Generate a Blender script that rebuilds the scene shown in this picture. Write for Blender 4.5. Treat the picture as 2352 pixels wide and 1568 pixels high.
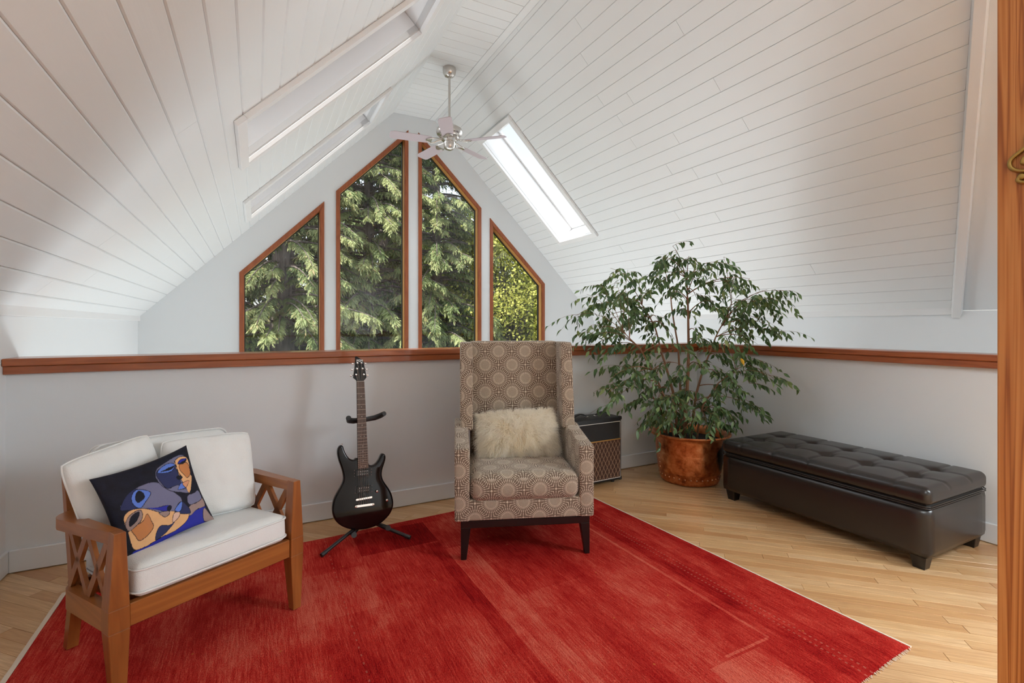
import bpy, bmesh, math, random
import numpy as np
from mathutils import Vector, Matrix, noise as mnoise
random.seed(7); np.random.seed(7)
R = math.radians
for o in list(bpy.data.objects): bpy.data.objects.remove(o)
SC = bpy.context.scene; COL = SC.collection

# ------------------------------------------------------------------ camera, sky, sun, lights, exposure
YAW = 27.409; EYE = 1.25; FPX = 1132.0
cam = bpy.data.cameras.new('camera'); cam.sensor_width = 36; cam.lens = FPX/2352*36
cam.shift_y = (784-748)/2352*-1; cam.clip_start = .05; cam.clip_end = 200
camo = bpy.data.objects.new('camera', cam); COL.objects.link(camo)
camo.location = (0, 0, EYE); camo.rotation_euler = (R(90), 0, R(-YAW)); SC.camera = camo

SUN_DIR = Vector((.50, .13, -.86)).normalized()
SUN_E, SKY_E, EXPO = 4.6, .22, 0.58
W = bpy.data.worlds.new('sky'); SC.world = W; W.use_nodes = True
nt = W.node_tree; bg = nt.nodes['Background']
sky = nt.nodes.new('ShaderNodeTexSky'); sky.sky_type = 'NISHITA'; sky.sun_disc = False
sky.sun_elevation = R(59); sky.sun_rotation = math.atan2(-SUN_DIR.x, -SUN_DIR.y); sky.air_density = 1.0; sky.dust_density = 2.0
hs = nt.nodes.new('ShaderNodeHueSaturation'); hs.inputs['Saturation'].default_value = .35
nt.links.new(sky.outputs[0], hs.inputs['Color']); nt.links.new(hs.outputs[0], bg.inputs[0]); bg.inputs[1].default_value = SKY_E
sl = bpy.data.lights.new('sun', 'SUN'); sl.energy = SUN_E; sl.angle = R(.6); sl.color = (1, .95, .86)
so = bpy.data.objects.new('sun', sl); COL.objects.link(so); so.rotation_euler = SUN_DIR.to_track_quat('-Z', 'Y').to_euler()
def area(name, loc, target, sx, sy, power, col=(1, 1, 1)):
    l = bpy.data.lights.new(name, 'AREA'); l.shape = 'RECTANGLE'; l.size = sx; l.size_y = sy; l.energy = power; l.color = col
    o = bpy.data.objects.new(name, l); COL.objects.link(o); o.location = loc
    o.rotation_euler = (Vector(target)-Vector(loc)).to_track_quat('-Z', 'Y').to_euler(); return o
area('dormer_daylight', (3.9, -1.0, 2.0), (.3, -2.3, -.9), 1.9, 1.1, 120, (.84, .94, 1))
for x_, y_, p_ in ((.30, 3.465, 6), (.30, 5.42, 6), (.30, -1.47, 78)): area('skylight_daylight', (x_, y_, x_+2.94), (x_+1, y_, x_+1.94), .74, 1.65, p_, (.87, .95, 1))
for y_, p_ in ((5.46, 6), (-2.0, 42)): area('skylight_daylight', (3.46, y_, 3.24), (2.46, y_, 2.24), .74, 1.65, p_, (.87, .95, 1))
area('gable_fill', (1.87, 6.44, -1.0), (1.87, 3.0, 1.4), 5.4, 2.2, 165, (.88, .96, 1))  # added fill lamp below the gable windows, stands in for unbuilt lower ones
SC.view_settings.view_transform = 'Standard'; SC.view_settings.look = 'None'
SC.view_settings.gamma = 1; SC.view_settings.exposure = EXPO; SC.view_settings.use_curve_mapping = False
cy = SC.cycles; cy.use_denoising = True; cy.max_bounces = 10; cy.diffuse_bounces = 6; cy.transparent_max_bounces = 16
cy.sample_clamp_indirect = 8; cy.caustics_reflective = False; cy.caustics_refractive = False

# ------------------------------------------------------------------ helpers: materials
def srgb(r, g, b):
    f = lambda c: (c/255/12.92 if c/255 <= .04045 else ((c/255+.055)/1.055)**2.4)
    return (f(r), f(g), f(b), 1)
class N:
    def __init__(s, name):
        s.m = bpy.data.materials.new(name); s.m.use_nodes = True; s.t = s.m.node_tree
        s.p = s.t.nodes['Principled BSDF']; s.out = s.t.nodes['Material Output']
    def n(s, typ, **k):
        q = s.t.nodes.new('ShaderNode'+typ)
        for a, v in k.items():
            if a.startswith('_'): q.inputs[a[1:].replace('_', ' ')].default_value = v
            else: setattr(q, a, v)
        return q
    def l(s, a, b): s.t.links.new(a, b)
    def math(s, op, a, b=0.0, c=None):
        q = s.n('Math', operation=op)
        for i, v in enumerate((a, b, c)):
            if v is None: continue
            if isinstance(v, (int, float)): q.inputs[i].default_value = v
            else: s.l(v, q.inputs[i])
        return q.outputs[0]
    def mix(s, f, a, b, mode='MIX'):
        q = s.n('Mix', data_type='RGBA', blend_type=mode)
        for i, v in ((0, f), (6, a), (7, b)):
            if isinstance(v, (int, float)): q.inputs[i].default_value = v
            elif isinstance(v, tuple): q.inputs[i].default_value = v
            else: s.l(v, q.inputs[i])
        return q.outputs[2]
    def ramp(s, f, *st):
        q = s.n('ValToRGB'); e = q.color_ramp.elements
        while len(e) < len(st): e.new(.5)
        for i, (p, c) in enumerate(st): e[i].position = p; e[i].color = c if len(c) == 4 else (*c, 1)
        s.l(f, q.inputs[0]); return q.outputs[0]
    def coord(s, what='Object', scale=(1, 1, 1), rot=(0, 0, 0)):
        if what == 'Position': c = s.n('NewGeometry').outputs['Position']
        else: c = s.n('TexCoord').outputs[what]
        mp = s.n('Mapping'); mp.inputs['Scale'].default_value = scale; mp.inputs['Rotation'].default_value = rot
        s.l(c, mp.inputs[0]); return mp.outputs[0]
    def noise(s, vec, scale=5, detail=4, rough=.55, dist=0):
        q = s.n('TexNoise'); q.inputs['Scale'].default_value = scale; q.inputs['Detail'].default_value = detail
        q.inputs['Roughness'].default_value = rough; q.inputs['Distortion'].default_value = dist
        if vec is not None: s.l(vec, q.inputs['Vector'])
        return q.outputs[0]
    def bump(s, h, st=.2, d=.01):
        q = s.n('Bump'); q.inputs['Strength'].default_value = st; q.inputs['Distance'].default_value = d
        s.l(h, q.inputs['Height']); s.l(q.outputs[0], s.p.inputs['Normal'])
    def set(s, col=None, rough=None, metal=None, spec=None, coat=None, sheen=None, trans=None, sub=None):
        P = s.p.inputs
        for key, v in (('Base Color', col), ('Roughness', rough), ('Metallic', metal), ('Specular IOR Level', spec), ('Coat Weight', coat), ('Sheen Weight', sheen)):
            if v is None: continue
            if isinstance(v, (int, float, tuple)): P[key].default_value = v
            else: s.l(v, P[key])
        return s
def flat(name, col, rough=.5, metal=0, **k): return N(name).set(col, rough, metal, **k).m
def painted(name, col, bump=.08, sc=(60, 4, 60), rough=.45):
    q = N(name); v = q.coord('Object', sc); h = q.noise(v, 1, 4); q.bump(h, bump, .004)
    big = q.noise(q.coord('Position'), 1.3, 2)
    c2 = tuple(min(1, x*.965) for x in col[:3])+(1,)
    q.set(q.mix(big, col, c2), rough); return q.m
def wood(name, light, dark, axis, ring=14, rough=.35, stretch=14, fine=90, coat=.0, how='Object'):
    """grain runs along axis"""
    q = N(name); sc = [1, 1, 1]; sc[axis] = 1/stretch
    v = q.coord(how, tuple(sc)); n1 = q.noise(v, ring, 3, .5, .6)
    rings = q.math('FRACT', q.math('MULTIPLY', n1, 6)); rings = q.math('ABSOLUTE', q.math('SUBTRACT', rings, .5))
    n2 = q.noise(v, fine, 3); n3 = q.noise(q.coord(how), 2.2, 2)
    c = q.mix(q.math('MULTIPLY', rings, 1.5), light, dark)
    c = q.mix(q.math('MULTIPLY', n2, .55), c, tuple(x*.55 for x in dark[:3])+(1,))
    c = q.mix(q.math('MULTIPLY', n3, .4), c, light)
    q.set(c, rough, coat=coat); q.bump(n2, .08, .003); return q.m

M = {}
M['wall'] = painted('wall_paint', (.79, .81, .82, 1), .05, (40, 40, 40), .5)
M['wall_grey'] = painted('loft_wall_paint', (.70, .735, .755, 1), .05, (40, 40, 40), .5)
M['base'] = painted('baseboard_paint', (.72, .745, .765, 1), .03, (6, 6, 30), .38)
M['board'] = painted('ceiling_board_paint', (.78, .80, .805, 1), .22, (30, 1.2, 30), .42)
M['board_x'] = painted('ceiling_board_paint_across', (.78, .80, .805, 1), .2, (1.2, 30, 30), .42)
M['trim'] = painted('trim_paint', (.82, .82, .82, 1), .04, (10, 10, 10), .36)
M['groove'] = flat('groove_paint', (.76, .76, .76, 1), .6)
M['cap_x'] = wood('cap_wood_along_x', srgb(176, 98, 52), srgb(122, 58, 28), 0, 16, .3, 16, coat=.3)
M['cap_y'] = wood('cap_wood_along_y', srgb(176, 98, 52), srgb(122, 58, 28), 1, 16, .3, 16, coat=.3)
M['casing'] = wood('window_casing_wood', srgb(178, 98, 54), srgb(128, 62, 32), 2, 12, .4, 10)
M['jamb'] = wood('window_jamb_wood', srgb(226, 172, 104), srgb(190, 124, 62), 2, 12, .4, 10)
M['gasket'] = flat('dark_gasket', (.02, .022, .022, 1), .4)
M['chrome'] = flat('chrome', (.82, .80, .78, 1), .12, 1)
M['nickel'] = flat('brushed_nickel', (.62, .585, .55, 1), .26, 1)
M['black'] = flat('black_lacquer', (.006, .0045, .0045, 1), .08, spec=.32)
M['blackwood'] = flat('black_stained_wood', (.008, .006, .006, 1), .3)
M['rubber'] = flat('black_rubber', (.016, .016, .017, 1), .5)
M['brass'] = flat('aged_brass', srgb(172, 140, 78), .36, .85)
def glass(name, tint=(1, 1, 1, 1), haze=0.0):
    q = N(name); q.t.nodes.remove(q.p); tr = q.n('BsdfTransparent'); tr.inputs[0].default_value = tint
    gl = q.n('BsdfGlossy'); gl.inputs['Roughness'].default_value = .0; fr = q.n('Fresnel'); fr.inputs['IOR'].default_value = 1.5
    mx = q.n('MixShader'); q.l(q.math('MULTIPLY', fr.outputs[0], 1.15), mx.inputs[0]); q.l(tr.outputs[0], mx.inputs[1]); q.l(gl.outputs[0], mx.inputs[2])
    o = mx.outputs[0]
    if haze:
        df = q.n('BsdfDiffuse'); df.inputs[0].default_value = (.9, .9, .9, 1); m2 = q.n('MixShader')
        cl = q.ramp(q.noise(q.coord('Object'), 2.2, 4, .6), (.48, (0, 0, 0)), (.75, (haze, haze, haze)))
        q.l(cl, m2.inputs[0]); q.l(o, m2.inputs[1]); q.l(df.outputs[0], m2.inputs[2]); o = m2.outputs[0]
    q.l(o, q.out.inputs[0]); return q.m
M['glass'] = glass('window_glass', (.95, .97, .96, 1), .05); M['skyglass'] = glass('skylight_glass')

# ------------------------------------------------------------------ helpers: objects
def link(o, parent=None):
    COL.objects.link(o)
    if parent is not None: o.parent = parent
    return o
def tag(o, label=None, cat=None, group=None, kind=None):
    for k, v in (('label', label), ('category', cat), ('group', group), ('kind', kind)):
        if v: o[k] = v
    return o
def empty(name, loc=(0, 0, 0), rz=0, **k):
    o = bpy.data.objects.new(name, None); o.location = loc; o.rotation_euler = (0, 0, rz); o.empty_display_size = .1
    return tag(link(o), **k)
def rename(o, name): o.name = name; return o
def boxuv(me, off=(0, 0)):
    uv = me.uv_layers.new(name='UVMap').data
    vs = me.vertices
    for p in me.polygons:
        nx, ny, nz = (abs(c) for c in p.normal)
        for li in p.loop_indices:
            c = vs[me.loops[li].vertex_index].co
            if nz > nx and nz > ny: q = (c.x, c.y+c.z*0)
            elif ny >= nx: q = (c.x, c.z)
            else: q = (c.y, c.z)
            uv[li].uv = (q[0]+off[0], q[1]+off[1])
def mesh(name, verts, faces, mat, parent=None, smooth=None, uv=None, loc=None):
    me = bpy.data.meshes.new(name); me.from_pydata([tuple(v) for v in verts], [], faces)
    return fin(name, me, mat, parent, smooth, uv, loc)
def fin(name, me, mat, parent=None, smooth=None, uv=None, loc=None):
    me.materials.append(mat); me.update()
    if smooth is not None:
        me.polygons.foreach_set('use_smooth', [True]*len(me.polygons))
        if smooth < 180: me.set_sharp_from_angle(angle=R(smooth))
    if uv is not None: boxuv(me, uv)
    o = bpy.data.objects.new(name, me)
    if loc is not None: o.location = loc
    return link(o, parent)
class MB:
    def __init__(s): s.v = []; s.f = []
    def add(s, vs, fs):
        b = len(s.v); s.v += [tuple(v) for v in vs]; s.f += [tuple(i+b for i in f) for f in fs]; return s
    def box(s, a, b):
        (x0, y0, z0), (x1, y1, z1) = a, b
        return s.add([(x0, y0, z0), (x1, y0, z0), (x1, y1, z0), (x0, y1, z0), (x0, y0, z1), (x1, y0, z1), (x1, y1, z1), (x0, y1, z1)],
                     [(3, 2, 1, 0), (4, 5, 6, 7), (0, 1, 5, 4), (1, 2, 6, 5), (2, 3, 7, 6), (3, 0, 4, 7)])
    def hexa(s, bot, top):
        return s.add(list(bot)+list(top), [(3, 2, 1, 0), (4, 5, 6, 7), (0, 1, 5, 4), (1, 2, 6, 5), (2, 3, 7, 6), (3, 0, 4, 7)])
    def prism(s, poly, d):
        n = len(poly); d = Vector(d); a = [Vector(p) for p in poly]
        return s.add(a+[p+d for p in a], [tuple(range(n))[::-1], tuple(range(n, 2*n))]+[(i, (i+1) % n, n+(i+1) % n, n+i) for i in range(n)])
    def tube(s, pts, rad, n=8, cap=True):
        pts = [Vector(p) for p in pts]; m = len(pts)
        if not hasattr(rad, '__len__'): rad = [rad]*m
        ref = None; vs = []
        for i, p in enumerate(pts):
            t = (pts[min(i+1, m-1)]-pts[max(i-1, 0)]).normalized()
            if ref is None: ref = Vector((0, 0, 1)) if abs(t.z) < .9 else Vector((1, 0, 0))
            u = (ref-t*ref.dot(t)).normalized(); w = t.cross(u); ref = u
            vs += [p+(u*math.cos(2*math.pi*k/n)+w*math.sin(2*math.pi*k/n))*rad[i] for k in range(n)]
        fs = [(i*n+k, i*n+(k+1) % n, (i+1)*n+(k+1) % n, (i+1)*n+k) for i in range(m-1) for k in range(n)]
        if cap: fs += [tuple(range(n))[::-1], tuple((m-1)*n+k for k in range(n))]
        return s.add(vs, fs)
    def bar(s, p0, p1, w, h, ref=(0, 0, 1), w1=None, h1=None):
        p0, p1 = Vector(p0), Vector(p1); t = (p1-p0).normalized(); r = Vector(ref)
        if abs(t.dot(r)) > .98: r = Vector((0, 1, 0))
        u = t.cross(r).normalized(); v = u.cross(t).normalized(); w1 = w1 or w; h1 = h1 or h
        q = lambda p, a, b: [p-u*a/2-v*b/2, p+u*a/2-v*b/2, p+u*a/2+v*b/2, p-u*a/2+v*b/2]
        return s.hexa(q(p0, w, h), q(p1, w1, h1))
    def lathe(s, prof, n=32, c=(0, 0, 0), cap=True):
        vs = [(c[0]+r*math.cos(2*math.pi*k/n), c[1]+r*math.sin(2*math.pi*k/n), c[2]+z) for r, z in prof for k in range(n)]
        m = len(prof); fs = [(i*n+k, i*n+(k+1) % n, (i+1)*n+(k+1) % n, (i+1)*n+k) for i in range(m-1) for k in range(n)]
        if cap: fs += [tuple(range(n))[::-1], tuple((m-1)*n+k for k in range(n))]
        return s.add(vs, fs)
    def sphere(s, c, r, n=8, m=6, sc=(1, 1, 1)):
        pr = [(r*math.sin(math.pi*i/m)+1e-5, -r*math.cos(math.pi*i/m)) for i in range(m+1)]
        b = len(s.v); s.lathe(pr, n)
        for i in range(b, len(s.v)): v = s.v[i]; s.v[i] = (v[0]*sc[0]+c[0], v[1]*sc[1]+c[1], v[2]*sc[2]+c[2])
        return s
    def build(s, name, mat, parent=None, smooth=None, uv=None, loc=None, bevel=None, seg=2):
        me = bpy.data.meshes.new(name); me.from_pydata(s.v, [], s.f)
        bm = bmesh.new(); bm.from_mesh(me); bmesh.ops.recalc_face_normals(bm, faces=bm.faces)
        if bevel: bmesh.ops.bevel(bm, geom=[e for e in bm.edges if e.calc_face_angle(0) > .5], offset=bevel, segments=seg, affect='EDGES', profile=.5, clamp_overlap=True)
        bm.to_mesh(me); bm.free()
        return fin(name, me, mat, parent, smooth, uv, loc)
def soft_box(size, r, n=(12, 12, 6), crown=(0, 0, 0), fn=None):
    """rounded, slightly inflated box centred on the origin -> verts, faces"""
    bm = {}; vs = []; fs = []; h = [s/2 for s in size]
    def vid(p):
        k = tuple(round(c, 5) for c in p)
        if k not in bm: bm[k] = len(vs); vs.append(p)
        return bm[k]
    for ax in range(3):
        a, b = (ax+1) % 3, (ax+2) % 3
        for sg in (-1, 1):
            for i in range(n[a]):
                for j in range(n[b]):
                    q = []
                    for (di, dj) in ((0, 0), (1, 0), (1, 1), (0, 1)):
                        p = [0, 0, 0]; p[ax] = sg; p[a] = -1+2*(i+di)/n[a]; p[b] = -1+2*(j+dj)/n[b]; q.append(vid(tuple(p)))
                    fs.append(tuple(q if sg > 0 else q[::-1]))
    out = []
    for p in vs:
        q = [p[i]*h[i] for i in range(3)]; c = [max(-h[i]+r, min(h[i]-r, q[i])) for i in range(3)]
        d = Vector([q[i]-c[i] for i in range(3)])
        if d.length > 1e-9: d = d.normalized()*r
        w = Vector(c)+d
        for i in range(3):
            a, b = (i+1) % 3, (i+2) % 3
            w[i] += crown[i]*(1-p[a]**2)*(1-p[b]**2)*(p[i])
        if fn: w = fn(w, p)
        out.append(w)
    return out, fs
def basis(origin, ex, ey, ez):
    m = Matrix.Identity(4)
    for i, e in enumerate((ex, ey, ez)):
        for k in range(3): m[k][i] = e[k]
    for k in range(3): m[k][3] = origin[k]
    return m
def proj(p):
    th = R(YAW); f = Vector((math.sin(th), math.cos(th), 0)); r = Vector((math.cos(th), -math.sin(th), 0)); d = Vector(p)-Vector((0, 0, EYE))
    w = d.dot(f)
    if w <= .05: return (-9999, -9999, w)
    return (1176+FPX*d.dot(r)/w, 748-FPX*d.z/w, w)
def ray(px, py):
    th = R(YAW); f = Vector((math.sin(th), math.cos(th), 0)); r = Vector((math.cos(th), -math.sin(th), 0))
    return f+r*((px-1176)/FPX)+Vector((0, 0, (748-py)/FPX))

# ------------------------------------------------------------------ the room
XL, XR, YB, YG = -1.123, 4.873, -3.4, 6.5       # knee walls, back wall, gable wall
ZL, ZR, ZT = 1.332, 1.367, 4.065                # eaves and flat ceiling
XTL, XTR = 1.61, 2.175
GF = -2.6                                       # floor of the great room below
PY, PX = 3.38, 3.75                             # inner faces of the half walls
S2 = math.sqrt(.5)
def structure(o): return tag(o, kind='structure')
def roofz(x): return x+2.455 if x < XTL else (ZT if x < XTR else 6.24-x)

# floor of oak strips laid diagonally
fl = structure(MB().box((XL-.1, YB, -.25), (PX+.115, PY+.115, -.016)).build('floor', flat('subfloor', (.23, .15, .09, 1), .7)))
q = N('oak_strip'); ran = q.n('ObjectInfo').outputs['Random']; at = q.n('Attribute', attribute_name='tone').outputs['Fac']
tone = q.math('FRACT', q.math('ADD', ran, at))
pos = q.coord('Position', (1, 1, 1), (0, 0, R(45))); off = q.n('CombineXYZ'); q.l(q.math('MULTIPLY', tone, 37.0), off.inputs[0]); q.l(q.math('MULTIPLY', tone, 11.0), off.inputs[2])
va = q.n('VectorMath', operation='ADD'); q.l(pos, va.inputs[0]); q.l(off.outputs[0], va.inputs[1])
mp = q.n('Mapping'); mp.inputs['Scale'].default_value = (.07, 1, 1); q.l(va.outputs[0], mp.inputs[0])
n1 = q.noise(mp.outputs[0], 22, 3, .5, .8); rg = q.math('ABSOLUTE', q.math('SUBTRACT', q.math('FRACT', q.math('MULTIPLY', n1, 5)), .5))
n2 = q.noise(mp.outputs[0], 160, 3)
c = q.ramp(tone, (0, srgb(204, 158, 108)), (.3, srgb(220, 180, 130)), (.6, srgb(228, 192, 146)), (.85, srgb(212, 168, 118)), (1, srgb(190, 140, 94)))
c = q.mix(q.math('MULTIPLY', rg, .75), c, srgb(178, 126, 82)); c = q.mix(q.math('MULTIPLY', q.math('SUBTRACT', n2, .35), .9), c, srgb(160, 110, 70))
q.set(c, .3, coat=.15); q.bump(n2, .03, .002); M['oak'] = q.m
PW, D45 = .0575, S2
def clip(poly, x0, x1, y0, y1):
    for ax, lim, sg in ((0, x0, 1), (0, x1, -1), (1, y0, 1), (1, y1, -1)):
        out = []
        for i in range(len(poly)):
            a, b = poly[i-1], poly[i]; da, db = sg*(a[ax]-lim), sg*(b[ax]-lim)
            if (da >= 0) != (db >= 0):
                t = da/(da-db); out.append((a[0]+(b[0]-a[0])*t, a[1]+(b[1]-a[1])*t))
            if db >= 0: out.append(b)
        poly = out
        if not poly: return []
    return poly
def inrug(p): return -.74 < p[0] < 2.13 and .95 < p[1] < 3.0
pieces = []
ux, uy = (-D45, D45), (D45, D45)     # along the strip, across it
LENS = (.45, .6, .8, 1.0, 1.3)
rnd = random.Random(3)
for r_ in range(-75, 110):
    b = r_*PW; a = -6.0+rnd.random()
    while a < 5:
        L = rnd.choice(LENS); g = .0006
        cs = [(a+g, b+g), (a+L-g, b+g), (a+L-g, b+PW-g), (a+g, b+PW-g)]
        poly = [(ux[0]*s+uy[0]*t, ux[1]*s+uy[1]*t) for s, t in cs]
        cl = clip(poly, XL, PX, YB, PY)
        if len(cl) > 2:
            cx = sum(p[0] for p in cl)/len(cl); cyy = sum(p[1] for p in cl)/len(cl)
            pr = proj((cx, cyy, 0)); vis = -60 < pr[0] < 2300 and 700 < pr[1] < 1640 and pr[2] > .3 and not inrug((cx, cyy))
            full = len(cl) == 4 and all(abs(p[0]-q_[0])+abs(p[1]-q_[1]) < 1e-6 for p, q_ in zip(sorted(cl), sorted(poly)))
            pieces.append((0 if vis else 1, pr[2], cl, L if full else None, (ux[0]*(a+L/2)+uy[0]*(b+PW/2), ux[1]*(a+L/2)+uy[1]*(b+PW/2))))
        a += L
pieces.sort(key=lambda p: p[:2])
shared = {}; rest = MB(); tones = []
for i, (vis, dep, cl, L, ctr) in enumerate(pieces):
    dz = rnd.uniform(-.0003, .0003)
    if vis == 0 and i < 300:
        if L:
            if L not in shared:
                h = L/2-.0006; w = PW/2-.0006; e = .0012
                m_ = MB(); m_.hexa([(-h, -w, -.016), (h, -w, -.016), (h, w, -.016), (-h, w, -.016)], [(-h, -w, -e), (h, -w, -e), (h, w, -e), (-h, w, -e)])
                m_.f.remove((4, 5, 6, 7)); m_.add([(-h, -w, -e), (h, -w, -e), (h, w, -e), (-h, w, -e), (-h+e, -w+e, 0), (h-e, -w+e, 0), (h-e, w-e, 0), (-h+e, w-e, 0)], [(4, 5, 6, 7), (0, 1, 5, 4), (1, 2, 6, 5), (2, 3, 7, 6), (3, 0, 4, 7)])
                o = m_.build('plank', M['oak'], fl); shared[L] = o
            else:
                o = shared[L].copy(); link(o, fl)
            o.name = 'plank'; o.location = (ctr[0], ctr[1], dz); o.rotation_euler = (0, 0, R(135))
        else:
            o = MB().prism([(p[0]-ctr[0], p[1]-ctr[1], -.016) for p in cl], (0, 0, .016)).build('plank', M['oak'], fl, loc=(ctr[0], ctr[1], dz))
    else:
        n0 = len(rest.f); rest.prism([(p[0], p[1], -.016) for p in cl], (0, 0, .016)); tones += [rnd.random()]*(len(rest.f)-n0)
me = bpy.data.meshes.new('plank_field'); me.from_pydata(rest.v, [], rest.f)
bm = bmesh.new(); bm.from_mesh(me); bmesh.ops.recalc_face_normals(bm, faces=bm.faces); bm.to_mesh(me); bm.free()
at_ = me.attributes.new('tone', 'FLOAT', 'FACE'); at_.data.foreach_set('value', tones)
tag(fin('plank_field', me, M['oak'], fl), kind='stuff')
structure(MB().box((XL-.1, PY+.1, GF-.1), (XR+.1, YG+.1, GF)).build('floor', flat('lower_oak_floor', srgb(206, 166, 122), .4)))

# walls
structure(MB().box((XL-.12, YB-.1, GF), (XL, YG+.12, ZL)).build('wall_left', M['wall']))
structure(MB().box((XR, YB-.1, GF), (XR+.12, YG+.12, ZR)).build('wall_right', M['wall']))
WIN = [(-.176, .745, 1.865, 2.790), (.885, 1.803, 2.937, 3.866), (1.942, 2.868, 3.860, 2.938), (3.007, 3.931, 2.812, 1.895)]
WB = .25
g = MB(); xs = sorted({XL-.12, XR+.12, XTL, XTR}|{x for w in WIN for x in w[:2]})
rz = lambda x: min(roofz(min(max(x, XL-.2), XR+.2)), ZT)+.12
for x0, x1 in zip(xs[:-1], xs[1:]):
    w = next((w for w in WIN if w[0] <= x0+1e-6 and x1 <= w[1]+1e-6), None)
    top = [(x1, YG, rz(x1)), (x0, YG, rz(x0))]
    if w is None: g.prism([(x0, YG, GF), (x1, YG, GF)]+top, (0, .2, 0))
    else:
        zz = lambda x: w[2]+(w[3]-w[2])*(x-w[0])/(w[1]-w[0])
        g.prism([(x0, YG, GF), (x1, YG, GF), (x1, YG, WB), (x0, YG, WB)], (0, .2, 0))
        g.prism([(x0, YG, zz(x0)), (x1, YG, zz(x1))]+top, (0, .2, 0))
structure(g.build('wall_gable', M['wall']))
structure(MB().prism([(XL-.12, YB, GF), (XR+.12, YB, GF), (XR+.12, YB, ZR), (XTR, YB, ZT), (XTL, YB, ZT), (XL-.12, YB, ZL)], (0, -.1, 0)).build('wall_back', M['wall']))
structure(MB().box((XL, PY, -.016), (PX+.115, PY+.115, 1.047)).build('wall_loft_front', M['wall_grey']))
structure(MB().box((PX, YB, -.016), (PX+.115, PY, 1.047)).build('wall_loft_right', M['wall_grey']))
structure(MB().box((XL, YB+.001, GF), (PX+.1, PY+.1, GF+.01)).build('floor', M['wall']))
# baseboards
def bb(a, b, nm): structure(MB().box(a, b).build(nm, M['base'], bevel=.004, seg=1))
bb((XL+.015, PY-.015, .004), (PX-.015, PY, .117), 'baseboard_front')
bb((PX-.015, YB, .004), (PX, PY, .117), 'baseboard_right')
bb((XL, YB, .004), (XL+.015, PY, .117), 'baseboard_left')
# wooden cap rail of the half walls: apron board and cap board
cp = structure(empty('trim_1'))
MB().box((XL+.001, PY-.036, 1.007), (PX-.036, PY, 1.0465)).build('apron_board', M['cap_x'], cp, bevel=.002, seg=1)
MB().box((XL+.001, PY-.05, 1.0475), (PX+.165, PY+.165, 1.086)).build('cap_board', M['cap_x'], cp, bevel=.005, seg=2)
cp = structure(empty('trim_2'))
MB().box((PX-.036, YB, 1.007), (PX, PY, 1.0465)).build('apron_board', M['cap_y'], cp, bevel=.002, seg=1)
MB().box((PX-.05, YB, 1.0475), (PX+.165, PY-.0505, 1.086)).build('cap_board', M['cap_y'], cp, bevel=.005, seg=2)
# white trim under the eaves
structure(MB().box((XL, YB, 1.302), (XL+.022, YG, 1.362)).build('trim_3', M['trim'], bevel=.003, seg=1))
structure(MB().box((XR-.022, 1.80, 1.337), (XR, YG, 1.395)).build('trim_4', M['trim'], bevel=.003, seg=1))

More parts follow.
